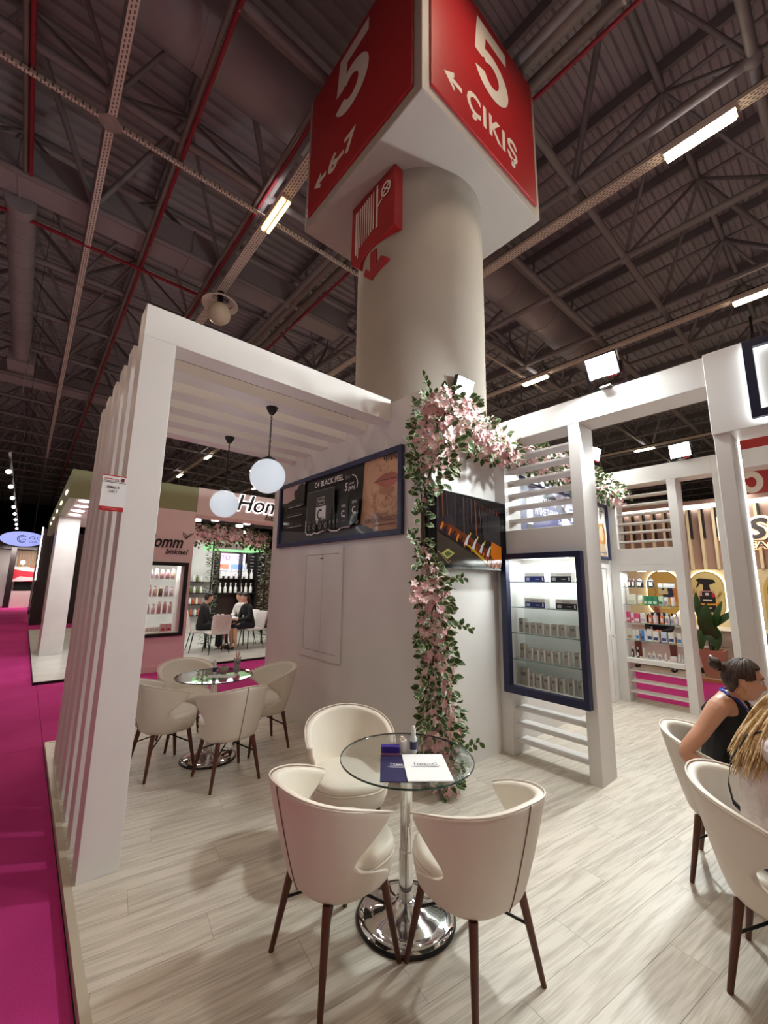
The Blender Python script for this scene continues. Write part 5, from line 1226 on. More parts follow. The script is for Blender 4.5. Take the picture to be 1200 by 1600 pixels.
Ew = [(0, 1), (1, 2), (2, 3), (3, 4), (4, 5), (5, 6), (3, 7), (7, 8), (8, 9), (9, 10), (10, 11), (3, 12), (12, 13), (13, 14), (14, 15), (15, 16), (0, 17), (17, 18), (18, 19), (19, 20), (20, 21), (21, 22), (0, 23), (23, 24), (24, 25), (25, 26), (26, 27), (27, 28)]
HM = head_frame(rel(wo, (3.280, .536, 1.115)), (.20, -.97, -.10), (0, -.12, 1))
hands = hand(Pw[11][0], (.35, -.88, -.30), (.6, .1, -.8), 1.0, .5, 1) + hand(Pw[16][0], (-.4, -.9, -.05), (-.2, .1, -1), 1.0, .55, -1)
fuse([skin_me(Pw, Ew, 2, (1, 0, 0)), head_mb(HM)] + hands, .006, 'body', SKIN, wo, 3)
face_parts(HM, wo)
hair_cap(HM, BROWN, wo, .012, .60, -.62, sides=.34)
bn = rel(wo, (3.238, .655, 1.196)); m = MB()
m.ell(bn, .037, .034, .036, 18, 12)
for k in range(7):
    a = 2*PI*k/7; ax = V((math.cos(a), .2*math.sin(2*a), math.sin(a))).normalized(); m.tube([bn + V((.032*math.cos(a+t), .020*math.sin(1.5*t+k), .033*math.sin(a+t))) for t in (0, .6, 1.2, 1.8)], [.009, .013, .012, .007], 7)
m.build('hair_bun', BROWN, wo); MB().cyl(bn + V((.014, -.034, -.016)), bn + V((.004, -.012, -.004)), .026, .022, 12).build('bun_root', BROWN, wo)
# tank top: shell over the torso with straps
def shell_of(nodes, ids, grow, edges): return skin_me([(nodes[i][0], (nodes[i][1] if not isinstance(nodes[i][1], tuple) else nodes[i][1][0]) + grow) for i in ids], edges, 2)
tt = [skin_me([(Pw[0][0], .135), (Pw[1][0], .117), (Pw[2][0], .127), (tuple(V(Pw[3][0]) + V((0, 0, -.015))), .103)], [(0, 1), (1, 2), (2, 3)], 2, (1, 0, 0))]
m = MB()
for sx in (-1, 1):
    m.tube([rel(wo, (3.33+sx*.068, .60-.075, .87)), rel(wo, (3.33+sx*.072, .565, .955)), rel(wo, (3.33+sx*.074, .615, 1.006)), rel(wo, (3.33+sx*.072, .68, .985)), rel(wo, (3.33+sx*.066, .735, .90))], [.030, .024, .021, .022, .030], 10)
tt.append(m); fuse(tt, .007, 'tank_top', CLOTHB, wo, 3)
fuse([skin_me([(Pw[i][0], Pw[i][1]+.012) for i in (0, 17, 18, 19, 20, 21)], [(0, 1), (1, 2), (2, 3), (3, 4), (4, 5)], 2), skin_me([(Pw[i][0], Pw[i][1]+.012) for i in (0, 23, 24, 25, 26, 27)], [(0, 1), (1, 2), (2, 3), (3, 4), (4, 5)], 2)], .010, 'trousers', CLOTHB, wo, 2)
for i in (22, 28):
    p = V(Pw[i][0]); m = MB(); m.ell(p + V((0, .03, .0)), .042, .115, .038, 16, 10); m.build('shoe', SHOE, wo)
# lanyard and earring
def ribbon(pts, w, par, name, mt, nrm):
    m = MB(); vs = []
    for i, p in enumerate(pts):
        d = (pts[min(i+1, len(pts)-1)] - pts[max(0, i-1)]).normalized(); s = d.cross(nrm[i] if isinstance(nrm, list) else nrm).normalized()*w/2; vs += [p - s, p + s]
    m.add(vs, [(2*i, 2*i+1, 2*i+3, 2*i+2) for i in range(len(pts)-1)], 0, True); o = m.build(name, mt, par); s = o.modifiers.new('t', 'SOLIDIFY'); s.thickness = .002; return o
for sx in (-1, 1):
    ribbon([rel(wo, (3.33, .668, 1.035)), rel(wo, (3.33+sx*.050, .635, 1.035)), rel(wo, (3.33+sx*.072, .575, 1.005)), rel(wo, (3.33+sx*.068, .520, .945)), rel(wo, (3.33+sx*.045, .508, .87)), rel(wo, (3.33+sx*.012, .515, .76))], .020, wo, 'lanyard',
           LANY, [V((0, 1, .3)), V((sx*.7, .5, .5)), V((sx*.6, -.5, .7)), V((0, -1, .5)), V((0, -1, .1)), V((0, -1, 0))])
for s in (-1, 1):
    c = HM @ V((s*.086, -.010, -.058)); MB().tube([c + V((.004*math.cos(a), .017*math.cos(a), .023*math.sin(a))) for a in [2*PI*k/20 for k in range(20)]], .0026, 6, closed=True).build('hoop_earring', GOLD, wo)
# --- blonde woman, back view
bo = thing('person', 'long-haired blonde woman in a crumpled pale shirt with dark shoulder strap', 'person', (2.64, .38, 0)); bo['group'] = 'seated visitors'
Pb = loc(bo, [((2.64, .39, .54), .125), ((2.64, .385, .66), .112), ((2.635, .37, .80), .120), ((2.635, .345, .925), .098), ((2.64, .315, 1.01), .050), ((2.645, .28, 1.06), .046), ((2.65, .25, 1.11), .05),
              ((2.525, .33, .955), .050), ((2.50, .20, .83), .043), ((2.49, .09, .735), .036), ((2.50, .05, .74), .032), ((2.56, -.05, .745), .023),
              ((2.775, .345, .965), .052), ((2.83, .25, .84), .043), ((2.86, .12, .735), .036), ((2.80, .02, .74), .032), ((2.74, -.06, .745), .023),
              ((2.55, .36, .53), .088), ((2.53, .14, .53), .075), ((2.52, -.06, .50), .057), ((2.52, -.04, .28), .05), ((2.52, -.03, .09), .034), ((2.52, -.15, .035), .03),
              ((2.73, .36, .53), .088), ((2.76, .14, .53), .075), ((2.77, -.06, .50), .057), ((2.77, -.04, .28), .05), ((2.77, -.03, .09), .034), ((2.77, -.15, .035), .03)])
HB = head_frame(rel(bo, (2.65, .225, 1.145)), (.30, -.94, -.1), (0, -.1, 1))
hands = hand(Pb[11][0], (.5, -.85, 0), (.2, 0, -1), 1.0, .5, 1) + hand(Pb[16][0], (-.5, -.85, 0), (-.2, 0, -1), 1.0, .5, -1)
fuse([skin_me(Pb, Ew, 2, (1, 0, 0)), head_mb(HB)] + hands, .007, 'body', SKIN2, bo, 3); face_parts(HB, bo)
hair_cap(HB, BLOND, bo, .014, .44, -.8)
fuse([skin_me([(Pb[0][0], .142), (Pb[1][0], .130), (Pb[2][0], .136), (Pb[3][0], .112), (Pb[7][0], .066), (Pb[8][0], .058), (Pb[9][0], .050), (Pb[10][0], .044), (Pb[12][0], .066), (Pb[13][0], .058), (Pb[14][0], .050), (Pb[15][0], .044)],
               [(0, 1), (1, 2), (2, 3), (3, 4), (4, 5), (5, 6), (6, 7), (3, 8), (8, 9), (9, 10), (10, 11)], 2, (1, 0, 0))], .009, 'shirt', SHIRT, bo, 2)
fuse([skin_me([(Pb[i][0], Pb[i][1]+.012) for i in (0, 17, 18, 19, 20, 21)], [(0, 1), (1, 2), (2, 3), (3, 4), (4, 5)], 2), skin_me([(Pb[i][0], Pb[i][1]+.012) for i in (0, 23, 24, 25, 26, 27)], [(0, 1), (1, 2), (2, 3), (3, 4), (4, 5)], 2)], .010, 'trousers', mat('blue_denim', rgb(60, 74, 104), .8), bo, 2)
for i in (22, 28): p = V(Pb[i][0]); MB().ell(p + V((0, .03, 0)), .042, .115, .038, 16, 10).build('shoe', SHOE, bo)
m = MB(); rn = random.Random(9)
for k in range(300):
    u = -1 + 2*(k+.5)/300; a = u*1.75; st = HB @ head_point((math.sin(a)*.92, -math.cos(a)*.62, .42 + rn.uniform(-.2, .2)), .013 + rn.uniform(0, .006))
    e = rel(bo, (2.635 + .185*math.sin(a*.80) + rn.uniform(-.012, .012), .345 + .155*math.cos(a*.75) + rn.uniform(-.016, .016), .845 + .055*abs(u) + rn.uniform(-.06, .05)))
    mid = st.lerp(e, .45) + V((.035*math.sin(a), .028 + .02*rn.random(), .02)); wv = .014
    q = []
    for j in range(9):
        t = j/8; p = st*(1-t)**2 + mid*2*t*(1-t) + e*t*t; p += V((math.sin(t*7+k)*wv*t, math.cos(t*6+k*1.7)*wv*.6*t, 0)); q.append(p)
    if k % 4 == 0 and u < .2:
        e2 = rel(bo, (2.50 + rn.uniform(-.02, .03), .26 + rn.uniform(-.06, .12), .90 + rn.uniform(-.05, .04))); q = [st*(1-j/8)**2 + (st.lerp(e2, .5) + V((-.05, .01, .03)))*2*(j/8)*(1-j/8) + e2*(j/8)**2 + V((.006*math.sin(j+k), .006*math.cos(j*1.3+k), 0)) for j in range(9)]
    m.tube(q, [.006, .007, .0085, .0085, .008, .007, .0055, .0035, .001], 5)
m.build('hair_lock', BLOND, bo)['kind'] = 'stuff'
hv = [skin_me([(tuple(HB @ V((0, -.05, .02))), .066), (tuple(rel(bo, (2.64, .325, 1.03))), .074), (tuple(rel(bo, (2.61, .405, .95))), .068), (tuple(rel(bo, (2.61, .43, .88))), .048)], [(0, 1), (1, 2), (2, 3)], 2, (1, 0, 0)), skin_me([(tuple(rel(bo, (2.56, .34, 1.02))), .042), (tuple(rel(bo, (2.54, .41, .93))), .035)], [(0, 1)]), skin_me([(tuple(rel(bo, (2.71, .34, 1.02))), .042), (tuple(rel(bo, (2.71, .42, .93))), .035)], [(0, 1)])]
fuse(hv, .009, 'hair_mass', BLOND, bo, 2)
ribbon([rel(bo, p) for p in ((2.56, .245, 1.01), (2.545, .335, 1.055), (2.535, .43, 1.0), (2.545, .497, .88), (2.585, .525, .76), (2.65, .528, .66), (2.73, .50, .585))], .022, bo, 'shoulder_strap', CLOTHB, [V((0, -.6, .8)), V((-.1, .1, 1)), V((-.2, .8, .6)), V((-.2, 1, .1)), V((0, 1, 0)), V((0, 1, 0)), V((.1, 1, 0))])

# --- small seated figures of the neighbouring stands
def seated(label, hip, face, skin, top, legs, hair, lean=.0, hairlong=False, skirt=False, group='seated people of the neighbouring stands', seat=.46, spread=.09, shirt=None, hood=False, armr=None):
    o = thing('person', label, 'person', (hip[0], hip[1], 0), 0, group); f = V((face[0], face[1], 0)).normalized(); r = V((f.y, -f.x, 0)); h = seat + .09
    P = lambda a, b, c: tuple(f*a + r*b + V((0, 0, c)))
    N = [(P(0, 0, h), .12), (P(lean*.3, 0, h+.16), .11), (P(lean*.8, 0, h+.34), .115), (P(lean, 0, h+.44), .095), (P(lean+.02, 0, h+.52), .05), (P(lean+.05, 0, h+.60), .05)]
    E = [(0, 1), (1, 2), (2, 3), (3, 4), (4, 5)]; ARM = []; LEG = []
    for s in (-1, 1):
        k = len(N); N += [(P(lean, s*.16, h+.42), .052), (P(lean+.06, s*.21, h+.20), .042), (P(lean+.25, s*.10, h+.14), .032), (P(lean+.33, s*.05, h+.16), .028)]; E += [(3, k), (k, k+1), (k+1, k+2), (k+2, k+3)]; ARM.append(k)
        k = len(N); N += [(P(.02, s*.085, h-.01), .085), (P(.24, s*spread, h-.01), .073), (P(.43, s*spread*1.2, h-.03), .056), (P(.44, s*spread*1.2, .26), .048), (P(.42, s*spread*1.2, .09), .034), (P(.53, s*spread*1.25, .035), .028)]; E += [(0, k)] + [(k+i, k+i+1) for i in range(5)]; LEG.append(k)
    M = head_frame(P(lean+.075, 0, h+.68), tuple(f + V((0, 0, -.1))))
    hd = []
    for s, k in zip((-1, 1), ARM): hd += hand(N[k+3][0], tuple(f), (0, 0, -1), 1.0, .5, s)
    fuse([skin_me(N, E, 1, r), head_mb(M, 24, 18)] + hd, .013, 'body', skin, o, 1)
    T = [(N[i][0], N[i][1]+.014) for i in range(4)]; te = [(0, 1), (1, 2), (2, 3)]
    for k in ARM: j = len(T); T += [(N[k][0], .066), (N[k+1][0], .056), (N[k+2][0], .042)]; te += [(3, j), (j, j+1), (j+1, j+2)]
    fuse([skin_me(T, te, 1, r)], .014, 'jacket' if shirt else 'top', top, o, 1)
    if shirt: MB().ell(P(lean*.8+.095, 0, h+.36), .05, .05, .11, 12, 8).build('shirt_front', shirt, o)
    for k in LEG: fuse([skin_me([(N[0][0], .118), (N[k][0], .098), (N[k+1][0], .088), (N[k+2][0], .068)] + ([] if skirt else [(N[k+3][0], .058), (N[k+4][0], .046)]), [(0, 1), (1, 2), (2, 3)] + ([] if skirt else [(3, 4), (4, 5)]))], .016, 'skirt' if skirt else 'trouser_leg', legs, o, 1)
    for k in LEG: MB().ell(V(N[k+5][0]) - f*.03, .045, .045, .036, 12, 8, 0).ell(V(N[k+5][0]) + f*.06, .05, .05, .03, 12, 8).build('shoe', SHOE, o)
    hair_cap(M, hair, o, .012, .42, -.6 if not hairlong else -.9)
    if hairlong: m = MB(); c = M @ V((0, -.06, -.02)); m.tube([c, c - f*.05 + V((0, 0, -.12)), c - f*.06 + V((0, 0, -.26)), c - f*.03 + V((0, 0, -.38))], [.07, .075, .06, .02], 10); m.build('long_hair', hair, o)
    return o
seated('man in black jacket and white shirt seated at the round white table', (3.34, 10.52), (1, -.1), SKIN2, CLOTHB, CLOTHB, DARKH, .06, shirt=CLOTHW)
seated('woman in white top with long dark hair seated in the pink stand', (4.55, 10.95), (-1, -.35), SKIN2, CLOTHW, CLOTHB, DARKH, .10, hairlong=True)
seated('person in a black coat seen side-on, seated on a white quilted chair', (4.50, 10.38), (-1, -.12), SKIN2, CLOTHB, mat('navy_skirt', rgb(30, 30, 44), .8), DARKH, .12, skirt=True, hairlong=True)
seated('man in brown trousers seated with knees apart beyond the bottle shelves', (10.42, 2.97), (-1, 0), SKIN, CLOTHB, CLOTHBR, DARKH, .06, seat=.50, spread=.26, group='seated visitors')
# ------------------------------------------------------------------ pink cosmetics stand behind the pergola
PINKW = mat('pink_panel', rgb(240, 220, 221), .5, vary=.03, scale=2); GREENW = mat('olive_panel', rgb(150, 158, 120), .5, vary=.03, scale=2); MARB = mat('marble_white', rgb(228, 228, 226), .3, vary=.10, scale=1.8); MARBF = mat('marble_floor', rgb(222, 222, 216), .25, vary=.12, scale=2.6); INKD = mat('letter_dark', rgb(38, 26, 30), .4)
hf = tag(MB().box(.32, 8.88, ZC, 8.6, 17.7, -.01).build('floor', MARBF), kind='structure')
MB().box(.31, 8.87, ZC, 8.61, 8.8795, -.005).build('edge_trim', DARKMET, hf); MB().box(.31, 8.88, ZC, .3195, 17.7, -.005).build('edge_trim', DARKMET, hf)
pw = thing('stand_wall', 'pink stand wall with olive top band and lit product niche behind the pergola', 'wall panel', (1.0, 8.82, 0))
bx_ = lambda n, a, mm, par=pw, ox=1.0, oy=8.82, bev=0: MB().box(a[0]-ox, a[1]-oy, a[2], a[3]-ox, a[4]-oy, a[5]).build(n, mm, par, bevel=bev)
bx_('panel', (1.0, 8.82, ZC, 1.20, 9.12, 3.02), PINKW); bx_('panel', (2.41, 8.82, ZC, 2.52, 9.12, 3.02), PINKW); bx_('panel', (1.20, 8.82, ZC, 2.41, 9.12, .63), PINKW); bx_('panel', (1.20, 8.82, 1.97, 2.41, 9.12, 3.02), PINKW)
bx_('skirting', (1.0, 8.805, ZC, 2.52, 8.8195, .06), PINKW)
m = MB(); m.box(.20, -.03, .58, 1.46, .0-.0005, .64); m.box(.20, -.03, 1.91, 1.46, -.0005, 1.98); m.box(1.39, -.03, .64, 1.46, -.0005, 1.91); m.box(.20, -.03, .64, .26, -.0005, 1.91); m.build('niche_frame', BLACK, pw)
for zz in (1.66, 1.32, 1.0): MB().box(.205, .02, zz-.012, 1.405, .25, zz).build('shelf', SHELFGLASS, pw)
bx_('niche_floor', (1.205, 8.83, .631, 2.405, 9.1, .66), WHITE2); bx_('niche_side', (2.33, 8.83, .661, 2.409, 9.1, 1.95), WHITE2)
for x in (1.45, 1.85, 2.15): MB().lathe([(.001, 0), (.06, 0), (.066, .006)], 16, (x-1.0, .12, 1.962)).build('downlight', SPOT, pw)
area('pink_niche_lamp', (1.9, 8.95, 1.93), (0, 0, -1), .9, .15, 10, (1, .97, .92))
fb = thing('stand_fascia', 'olive green fascia band over the pink stand, running along the aisle', 'fascia', (.42, 8.82, 3.02))
MB().box(0, 0, 0, 2.10, .12, .51).build('front_band', GREENW, fb); MB().box(0, .1205, 0, .12, 8.9, .51).build('side_band', GREENW, fb); MB().box(.1205, .1205, .0, 1.6, 5, .02).build('soffit', PINKW, fb)
for k in range(4): MB().lathe([(.001, -.012), (.10, -.012), (.11, -.001)], 18, (.26, .22+.72*k, .0)).build('downlight', SPOT, fb)
for k in range(5): MB().box(-.02, .6+1.5*k, .18, -.0005, .9+1.5*k, .23).build('side_lamp', LEDW, fb)
hd = thing('stand_header', 'pink header with backlit dark script lettering over the opening of the pink stand', 'header', (2.525, 8.82, 2.97))
MB().box(0, 0, 0, 4.6, .16, .57).build('board', PINKW, hd); MB().box(0, -.02, -.05, 4.6, .2, -.0005).build('lower_edge', mat('pink_light', rgb(226, 190, 190), .5), hd)
def letters(txt, x, z, h, par, yy, m_, depth=.02, shear=.28, bold=.01, w=None):
    vs, fs, tw, th = text_geo(txt, bold, shear); s = h/th; sx = (w/tw) if w else s; b = MB()
    fr = [(x+a*sx, yy-depth, z+c*s) for a, c in vs]; bk = [(x+a*sx, yy, z+c*s) for a, c in vs]; n = len(vs); b.add(fr+bk, list(fs) + [tuple(n+i for i in reversed(f)) for f in fs])
    ed = {}
    for f in fs:
        for i in range(len(f)):
            a, c = f[i], f[(i+1) % len(f)]; ed[(a, c)] = 1
    b.add(fr+bk, [(a, a+n, c+n, c) for (a, c) in ed if (c, a) not in ed]); return b.build('lettering', m_, par)
HALO = mat('halo_light', (1, 1, 1, 1), .5, emit=(1, .98, .96, 1), estr=3.2)
def halo(txt, x, z, h, par, yy, grow, m_, shear=.28, bold=.01, w=None):
    vs, fs, tw, th = text_geo(txt, bold+grow, shear); v0 = text_geo(txt, bold, shear); s = h/v0[3]; sx = (w/v0[2]) if w else s; b = MB(); ox = (tw-v0[2])/2*sx; oz = (th-v0[3])/2*s
    b.add([(x-ox+a*sx, yy, z-oz+c*s) for a, c in vs], fs); return b.build('letter_glow', m_, par)
halo('Homm', .80, .19, .36, hd, -.012, .032, HALO); letters('Homm', .80, .19, .36, hd, -.022, INKD, .03); letters('bitkisel', 1.48, .04, .13, hd, -.003, INKD, .01, bold=.005)
letters('Homm', .62, 2.26, .24, pw, -.001, INKD, .012, bold=.02, w=.70); letters('bitkisel', 1.02, 2.14, .10, pw, -.001, INKD, .01)
m = MB()
for s in (-1, 1): m.tube([(1.36, -.01, 2.46), (1.36+s*.05, -.01, 2.53), (1.36+s*.10+.04, -.01, 2.58), (1.36+s*.03+.05, -.01, 2.52), (1.36, -.01, 2.46)], .006, 5)
m.build('leaf_emblem', INKD, pw)
# bottles in the pink niche
rn = random.Random(4); tones = [cm(236, 224, 222), cm(216, 170, 172), cm(196, 150, 160), cm(230, 206, 186), cm(120, 96, 70), cm(206, 190, 200)]
shn = {1.66: 'top', 1.32: 'second', 1.0: 'third'}
for zz in (1.66, 1.32, 1.0):
    for k in range(6):
        x = 1.74 + .098*k; h = rn.uniform(.17, .23); t = tones[(k + int(zz*10)) % 6]
        b = thing('bottle', '%s bottle from the pergola side on the %s shelf of the pink niche' % (ORD[k], shn[zz]), 'bottle', (x, 8.95, zz), 0, 'bottles in the pink wall niche')
        MB().lathe([(.032, 0), (.036, .005), (.036, h*.75), (.02, h*.82)], 12).build('body', t, b); MB().lathe([(.022, h*.82), (.022, h), (.012, h)], 10).build('cap', tones[(k+3) % 6], b)
for k in range(6):
    x = 1.72 + .105*k; b = thing('carton', '%s low box from the pergola side on the pink niche floor' % ORD[k], 'box', (x, 8.93, .6605), 0, 'low boxes in the pink wall niche')
    MB().box(-.045, 0, 0, .045, .08, .09 + (.05 if k > 3 else 0)).build('box_body', tones[1 if k > 3 else 0], b); MB().box(-.03, -.002, .02, .03, -.0002, .06).build('stripe', cm(196, 40, 80) if k > 3 else tones[5], b)
wc = thing('marble_pillar', 'white veined square pillar of the pink stand beside the aisle', 'pillar', (.44, 11.75, -.01))
MB().box(0, 0, .0, .40, 1.1, 3.03).build('shaft', MARB, wc, bevel=.004)
# inner back wall, shelves, screens
iw = thing('stand_back_wall', 'white back wall of the pink stand with dark shelving and screens', 'wall panel', (2.6, 14.0, -.01))
MB().box(0, .2, 0, 2.15, .32, 3.0).build('panel', MARB, iw); MB().box(2.15, .2, 0, 5.5, .32, 2.75).build('panel', mat('wenge', rgb(54, 36, 34), .4), iw)
for k, zz in enumerate((.55, .90, 1.25, 1.6)):
    MB().box(1.2, -.1, zz-.03, 2.1, .19, zz).build('shelf', DARKMET, iw)
for zz in (1.25, 1.72): MB().box(2.2, -.15, zz-.025, 3.55, .19, zz).build('shelf', DARKMET, iw)
for x in (2.2, 2.95, 3.5): MB().box(x, -.14, 0, x+.05, .19, 2.7).build('upright', DARKMET, iw)
MB().box(2.3, .12, 1.80, 3.45, .195, 2.25).build('shelf_back', LED if False else mat('pale_back', rgb(240, 238, 236), .5, emit=(1, 1, 1, 1), estr=.5), iw)
sc_ = thing('info_screen', 'lit pink and blue screen on the dark back wall of the pink stand', 'screen', (4.85, 14.10, 1.95))
MB().box(0, 0, 0, .95, .05, .62).build('housing', BLACK, sc_); w = Print((.02, -.001, .02), (1, 0, 0), (0, 0, 1), (0, -1, 0), .0005); w.rect(0, 0, .91, .58, rgb(210, 214, 240)); w.rect(0, .30, .40, .58, rgb(232, 170, 200)); w.text('YOU', .45, .36, rgb(200, 90, 150), h=.15); w.text('TO', .08, .36, rgb(90, 80, 170), h=.15); w.rect(.05, .05, .35, .22, rgb(220, 120, 100)); w.rect(.42, .05, .86, .22, rgb(120, 150, 220)); w.build('screen_image', GLOWPRINT, sc_)
mb_ = thing('menu_board', 'black board with pale text lines beside the lit screen of the pink stand', 'board', (5.85, 14.10, 1.55))
MB().box(0, 0, 0, .62, .04, 1.05).build('board', BLACK, mb_); w = Print((0, -.001, 0), (1, 0, 0), (0, 0, 1), (0, -1, 0), .0005)
for k in range(7): w.rect(.12, .92-.11*k, .52-.04*(k % 3), .945-.11*k, rgb(170, 168, 172))
w.build('board_print', PRINT, mb_)
for r_, (zz, n_, x0, dx, nm) in enumerate(((.90, 6, 3.84, .10, 'second lowest'), (1.25, 6, 3.84, .10, 'third'), (.55, 5, 3.86, .12, 'lowest'), (1.6, 5, 3.84, .12, 'top'))):
    for k in range(n_):
        b = thing('bottle', '%s pack from the white wall on the %s side shelf of the pink stand' % (ORD[k], nm), 'bottle', (x0+dx*k, 13.98, zz-.01), 0, 'packs on the side shelf of the pink stand')
        MB().lathe([(.038, 0), (.04, .01), (.04, .14), (.018, .17), (.018, .21)], 10).build('body', [cm(240, 238, 236), cm(96, 110, 40), cm(206, 96, 50), cm(240, 238, 236)][(k*2+r_) % 4], b)
for r_, (zz, nm) in enumerate(((1.25, 'lower'), (1.72, 'upper'))):
    for k in range(7):
        b = thing('bottle', '%s white bottle on the %s dark shelf behind the seated group' % (ORD[k], nm), 'bottle', (4.92+.175*k, 13.93, zz-.01), 0, 'white bottles behind the seated group')
        m = MB(); m.lathe([(.05, 0), (.052, .01), (.052, .16), (.02, .22), (.02, .29), (.028, .30), (.028, .33)], 12); m.build('body', WHITE2, b)
gs = thing('green_light_panel', 'glowing green ceiling panel inside the pink stand', 'light panel', (3.85, 11.5, 2.50))
MB().box(0, 0, 0, 1.45, 1.0, .22).build('body', mat('green_glow', rgb(150, 226, 150), .5, emit=(.42, 1, .45, 1), estr=.75), gs); MB().box(0, -.03, -.0, .80, -.0005, .17).build('pale_front', WHITE2, gs); [MB().cyl((x, .5, .22), (x, .5, 1.005), .008, n=6).build('rod', DARKMET, gs) for x in (.2, 1.25)]
cn = thing('stand_canopy', 'dark flat canopy over the pink stand behind its lettered header', 'canopy', (2.53, 8.99, 3.505)); MB().box(0, 0, 0, 4.55, 5.0, .03).build('canopy_sheet', DARKMET, cn)
for k, (x, y_) in enumerate(((2.75, 9.54), (3.03, 9.2), (3.75, 9.2), (3.81, 9.8), (4.4, 11.0))):
    s_ = thing('downlight', '%s round downlight hung inside the opening of the pink stand' % ORD[k], 'lamp', (x, y_, 2.93), 0, 'downlights of the pink stand'); MB().lathe([(.001, 0), (.075, 0), (.08, .01), (.08, .05)], 18).build('lens', SPOT, s_); MB().cyl((0, 0, .05), (0, 0, .575), .006, n=6).build('rod', DARKMET, s_)
area('pink_stand_light', (4.2, 11.2, 2.44), (0, .1, -1), 2.2, 2.0, 62, (1, .98, .95)); area('pink_stand_light', (5.2, 13.0, 2.7), (0, .8, -1), 2.2, .5, 22, (1, .98, .95)); area('pink_soffit_light', (.75, 10.4, 3.0), (0, 0, -1), .4, 2.0, 40, (1, .98, .95))
# flowered arch of the pink stand
ar, at3, rn3, o3 = garland('pink blossom arch with ivy posts inside the neighbouring pink stand', [(2.9, 10.8, 2.75, .30, .25), (3.6, 10.8, 2.80, .26, .3), (4.3, 10.8, 2.80, .24, .35), (5.05, 10.8, 2.68, .2, .55)], 420, 520, 31, 99, limit=0, leafs=(.07, .10), bls=(.055, .075), wall=False, group='flower arches')
for x in (3.58, 5.02):
    q = MB()
    for k in range(330):
        zz = rn3.uniform(.02, 2.6); a = rn3.uniform(0, 6.28); r_ = .10*rn3.random()**.5 + .03; d = V((math.cos(a), math.sin(a), rn3.uniform(-.5, .5))).normalized(); xx = d.cross(V((0, .3, 1))).normalized(); z3 = xx.cross(d)
        M = Matrix((xx, d, z3)).transposed().to_4x4() @ Matrix.Scale(rn3.uniform(.07, .10), 4); M.translation = V((x + math.cos(a)*r_, 10.8 + math.sin(a)*r_, zz)) - o3; place_mb(q, LEAF_MB, M)
    tag(q.build('ivy_leaves', [LEAFG, LEAFC], ar), kind='stuff'); MB().cyl(V((x, 10.8, 0))-o3, V((x, 10.8, 2.7))-o3, .022, n=8).build('arch_post', DARKMET, ar)
# white quilted chairs with thin black legs, and the white table
QUILT = mat('white_quilt', rgb(232, 224, 220), .45)
def make_quilt(label, loc_, rz):
    t = thing('quilted_chair', label, 'chair', loc_, rz, 'white quilted chairs')
    MB().box(-.22, -.20, .43, .22, .24, .48).build('seat', QUILT, t, bevel=.02)
    m = MB(); vs = []
    for j in range(9):
        v = j/8; y_ = -.20 - .10*v; w_ = .20 + .03*math.sin(v*2.2) - .02*v
        for yo in (0, .045): vs += [(-w_, y_ - yo + .02*(1), .46+.42*v), (0, y_ - yo - .03 + .02, .46+.42*v), (w_, y_ - yo + .02, .46+.42*v)]
    fs = []
    for j in range(8):
        a, b = j*6, (j+1)*6
        for i in range(2): fs += [(a+i, a+i+1, b+i+1, b+i), (a+3+i+1, a+3+i, b+3+i, b+3+i+1)]
        fs += [(a, b, b+3, a+3), (a+2, a+5, b+5, b+2)]
    fs += [(0, 3, 4, 1), (1, 4, 5, 2), (48, 49, 52, 51), (49, 50, 53, 52)]
    m.add(vs, fs, 0, True); m.build('backrest', QUILT, t, bevel=.006)
    m = MB()
    for k in range(4): zz = .50+.055*k; m.tube([(-.15, -.295 - .012*k, zz+.09), (0, -.318-.012*k, zz), (.15, -.295-.012*k, zz+.09)], .005, 5)
    m.build('chevron_quilting', SEAM if False else mat('quilt_shadow', rgb(196, 180, 174), .6), t)
    for sx in (-1, 1):
        for sy in (-1, 1): MB().cyl((sx*.23, sy*.22, 0), (sx*.17, sy*.16+.02, .43), .010, .014, 8).build('leg', BLACK, t)
    return t
q0 = make_quilt('white quilted chair with its chevron back turned to us in the pink stand', (3.55, 10.0, -.01), 0)
dup(q0, (4.55, 10.38, -.01), PI/2 + .12, 'white quilted chair under the person in the black coat'); dup(q0, (4.60, 10.97, -.01), PI/2 + .35, 'white quilted chair under the woman in the white top'); dup(q0, (3.30, 10.53, -.01), -PI/2 - .1, 'white quilted chair under the man in the black jacket')
wt = thing('round_table', 'white round table with chrome stem amid the seated group', 'table', (3.92, 10.55, -.01)); MB().lathe([(.30, .71), (.32, .72), (.32, .74), (.30, .75), (.001, .75)], 32).build('top', WHITE2, wt); MB().cyl((0, 0, .03), (0, 0, .71), .035, n=16).build('stem', CHROME, wt); MB().lathe([(.22, 0), (.22, .015), (.05, .035)], 28).build('foot', CHROME, wt)
for k, (x, y_) in enumerate(((3.70, 10.44), (3.79, 10.40))):
    c_ = thing('paper_cup', '%s white paper cup on the round white table' % ('first' if k == 0 else 'second'), 'cup', (x, y_, .74), 0, 'paper cups'); m = MB(); m.lathe([(.028, 0), (.038, .09), (.040, .092), (.037, .092), (.027, .004)], 16); m.build('cup_body', WHITE2, c_)

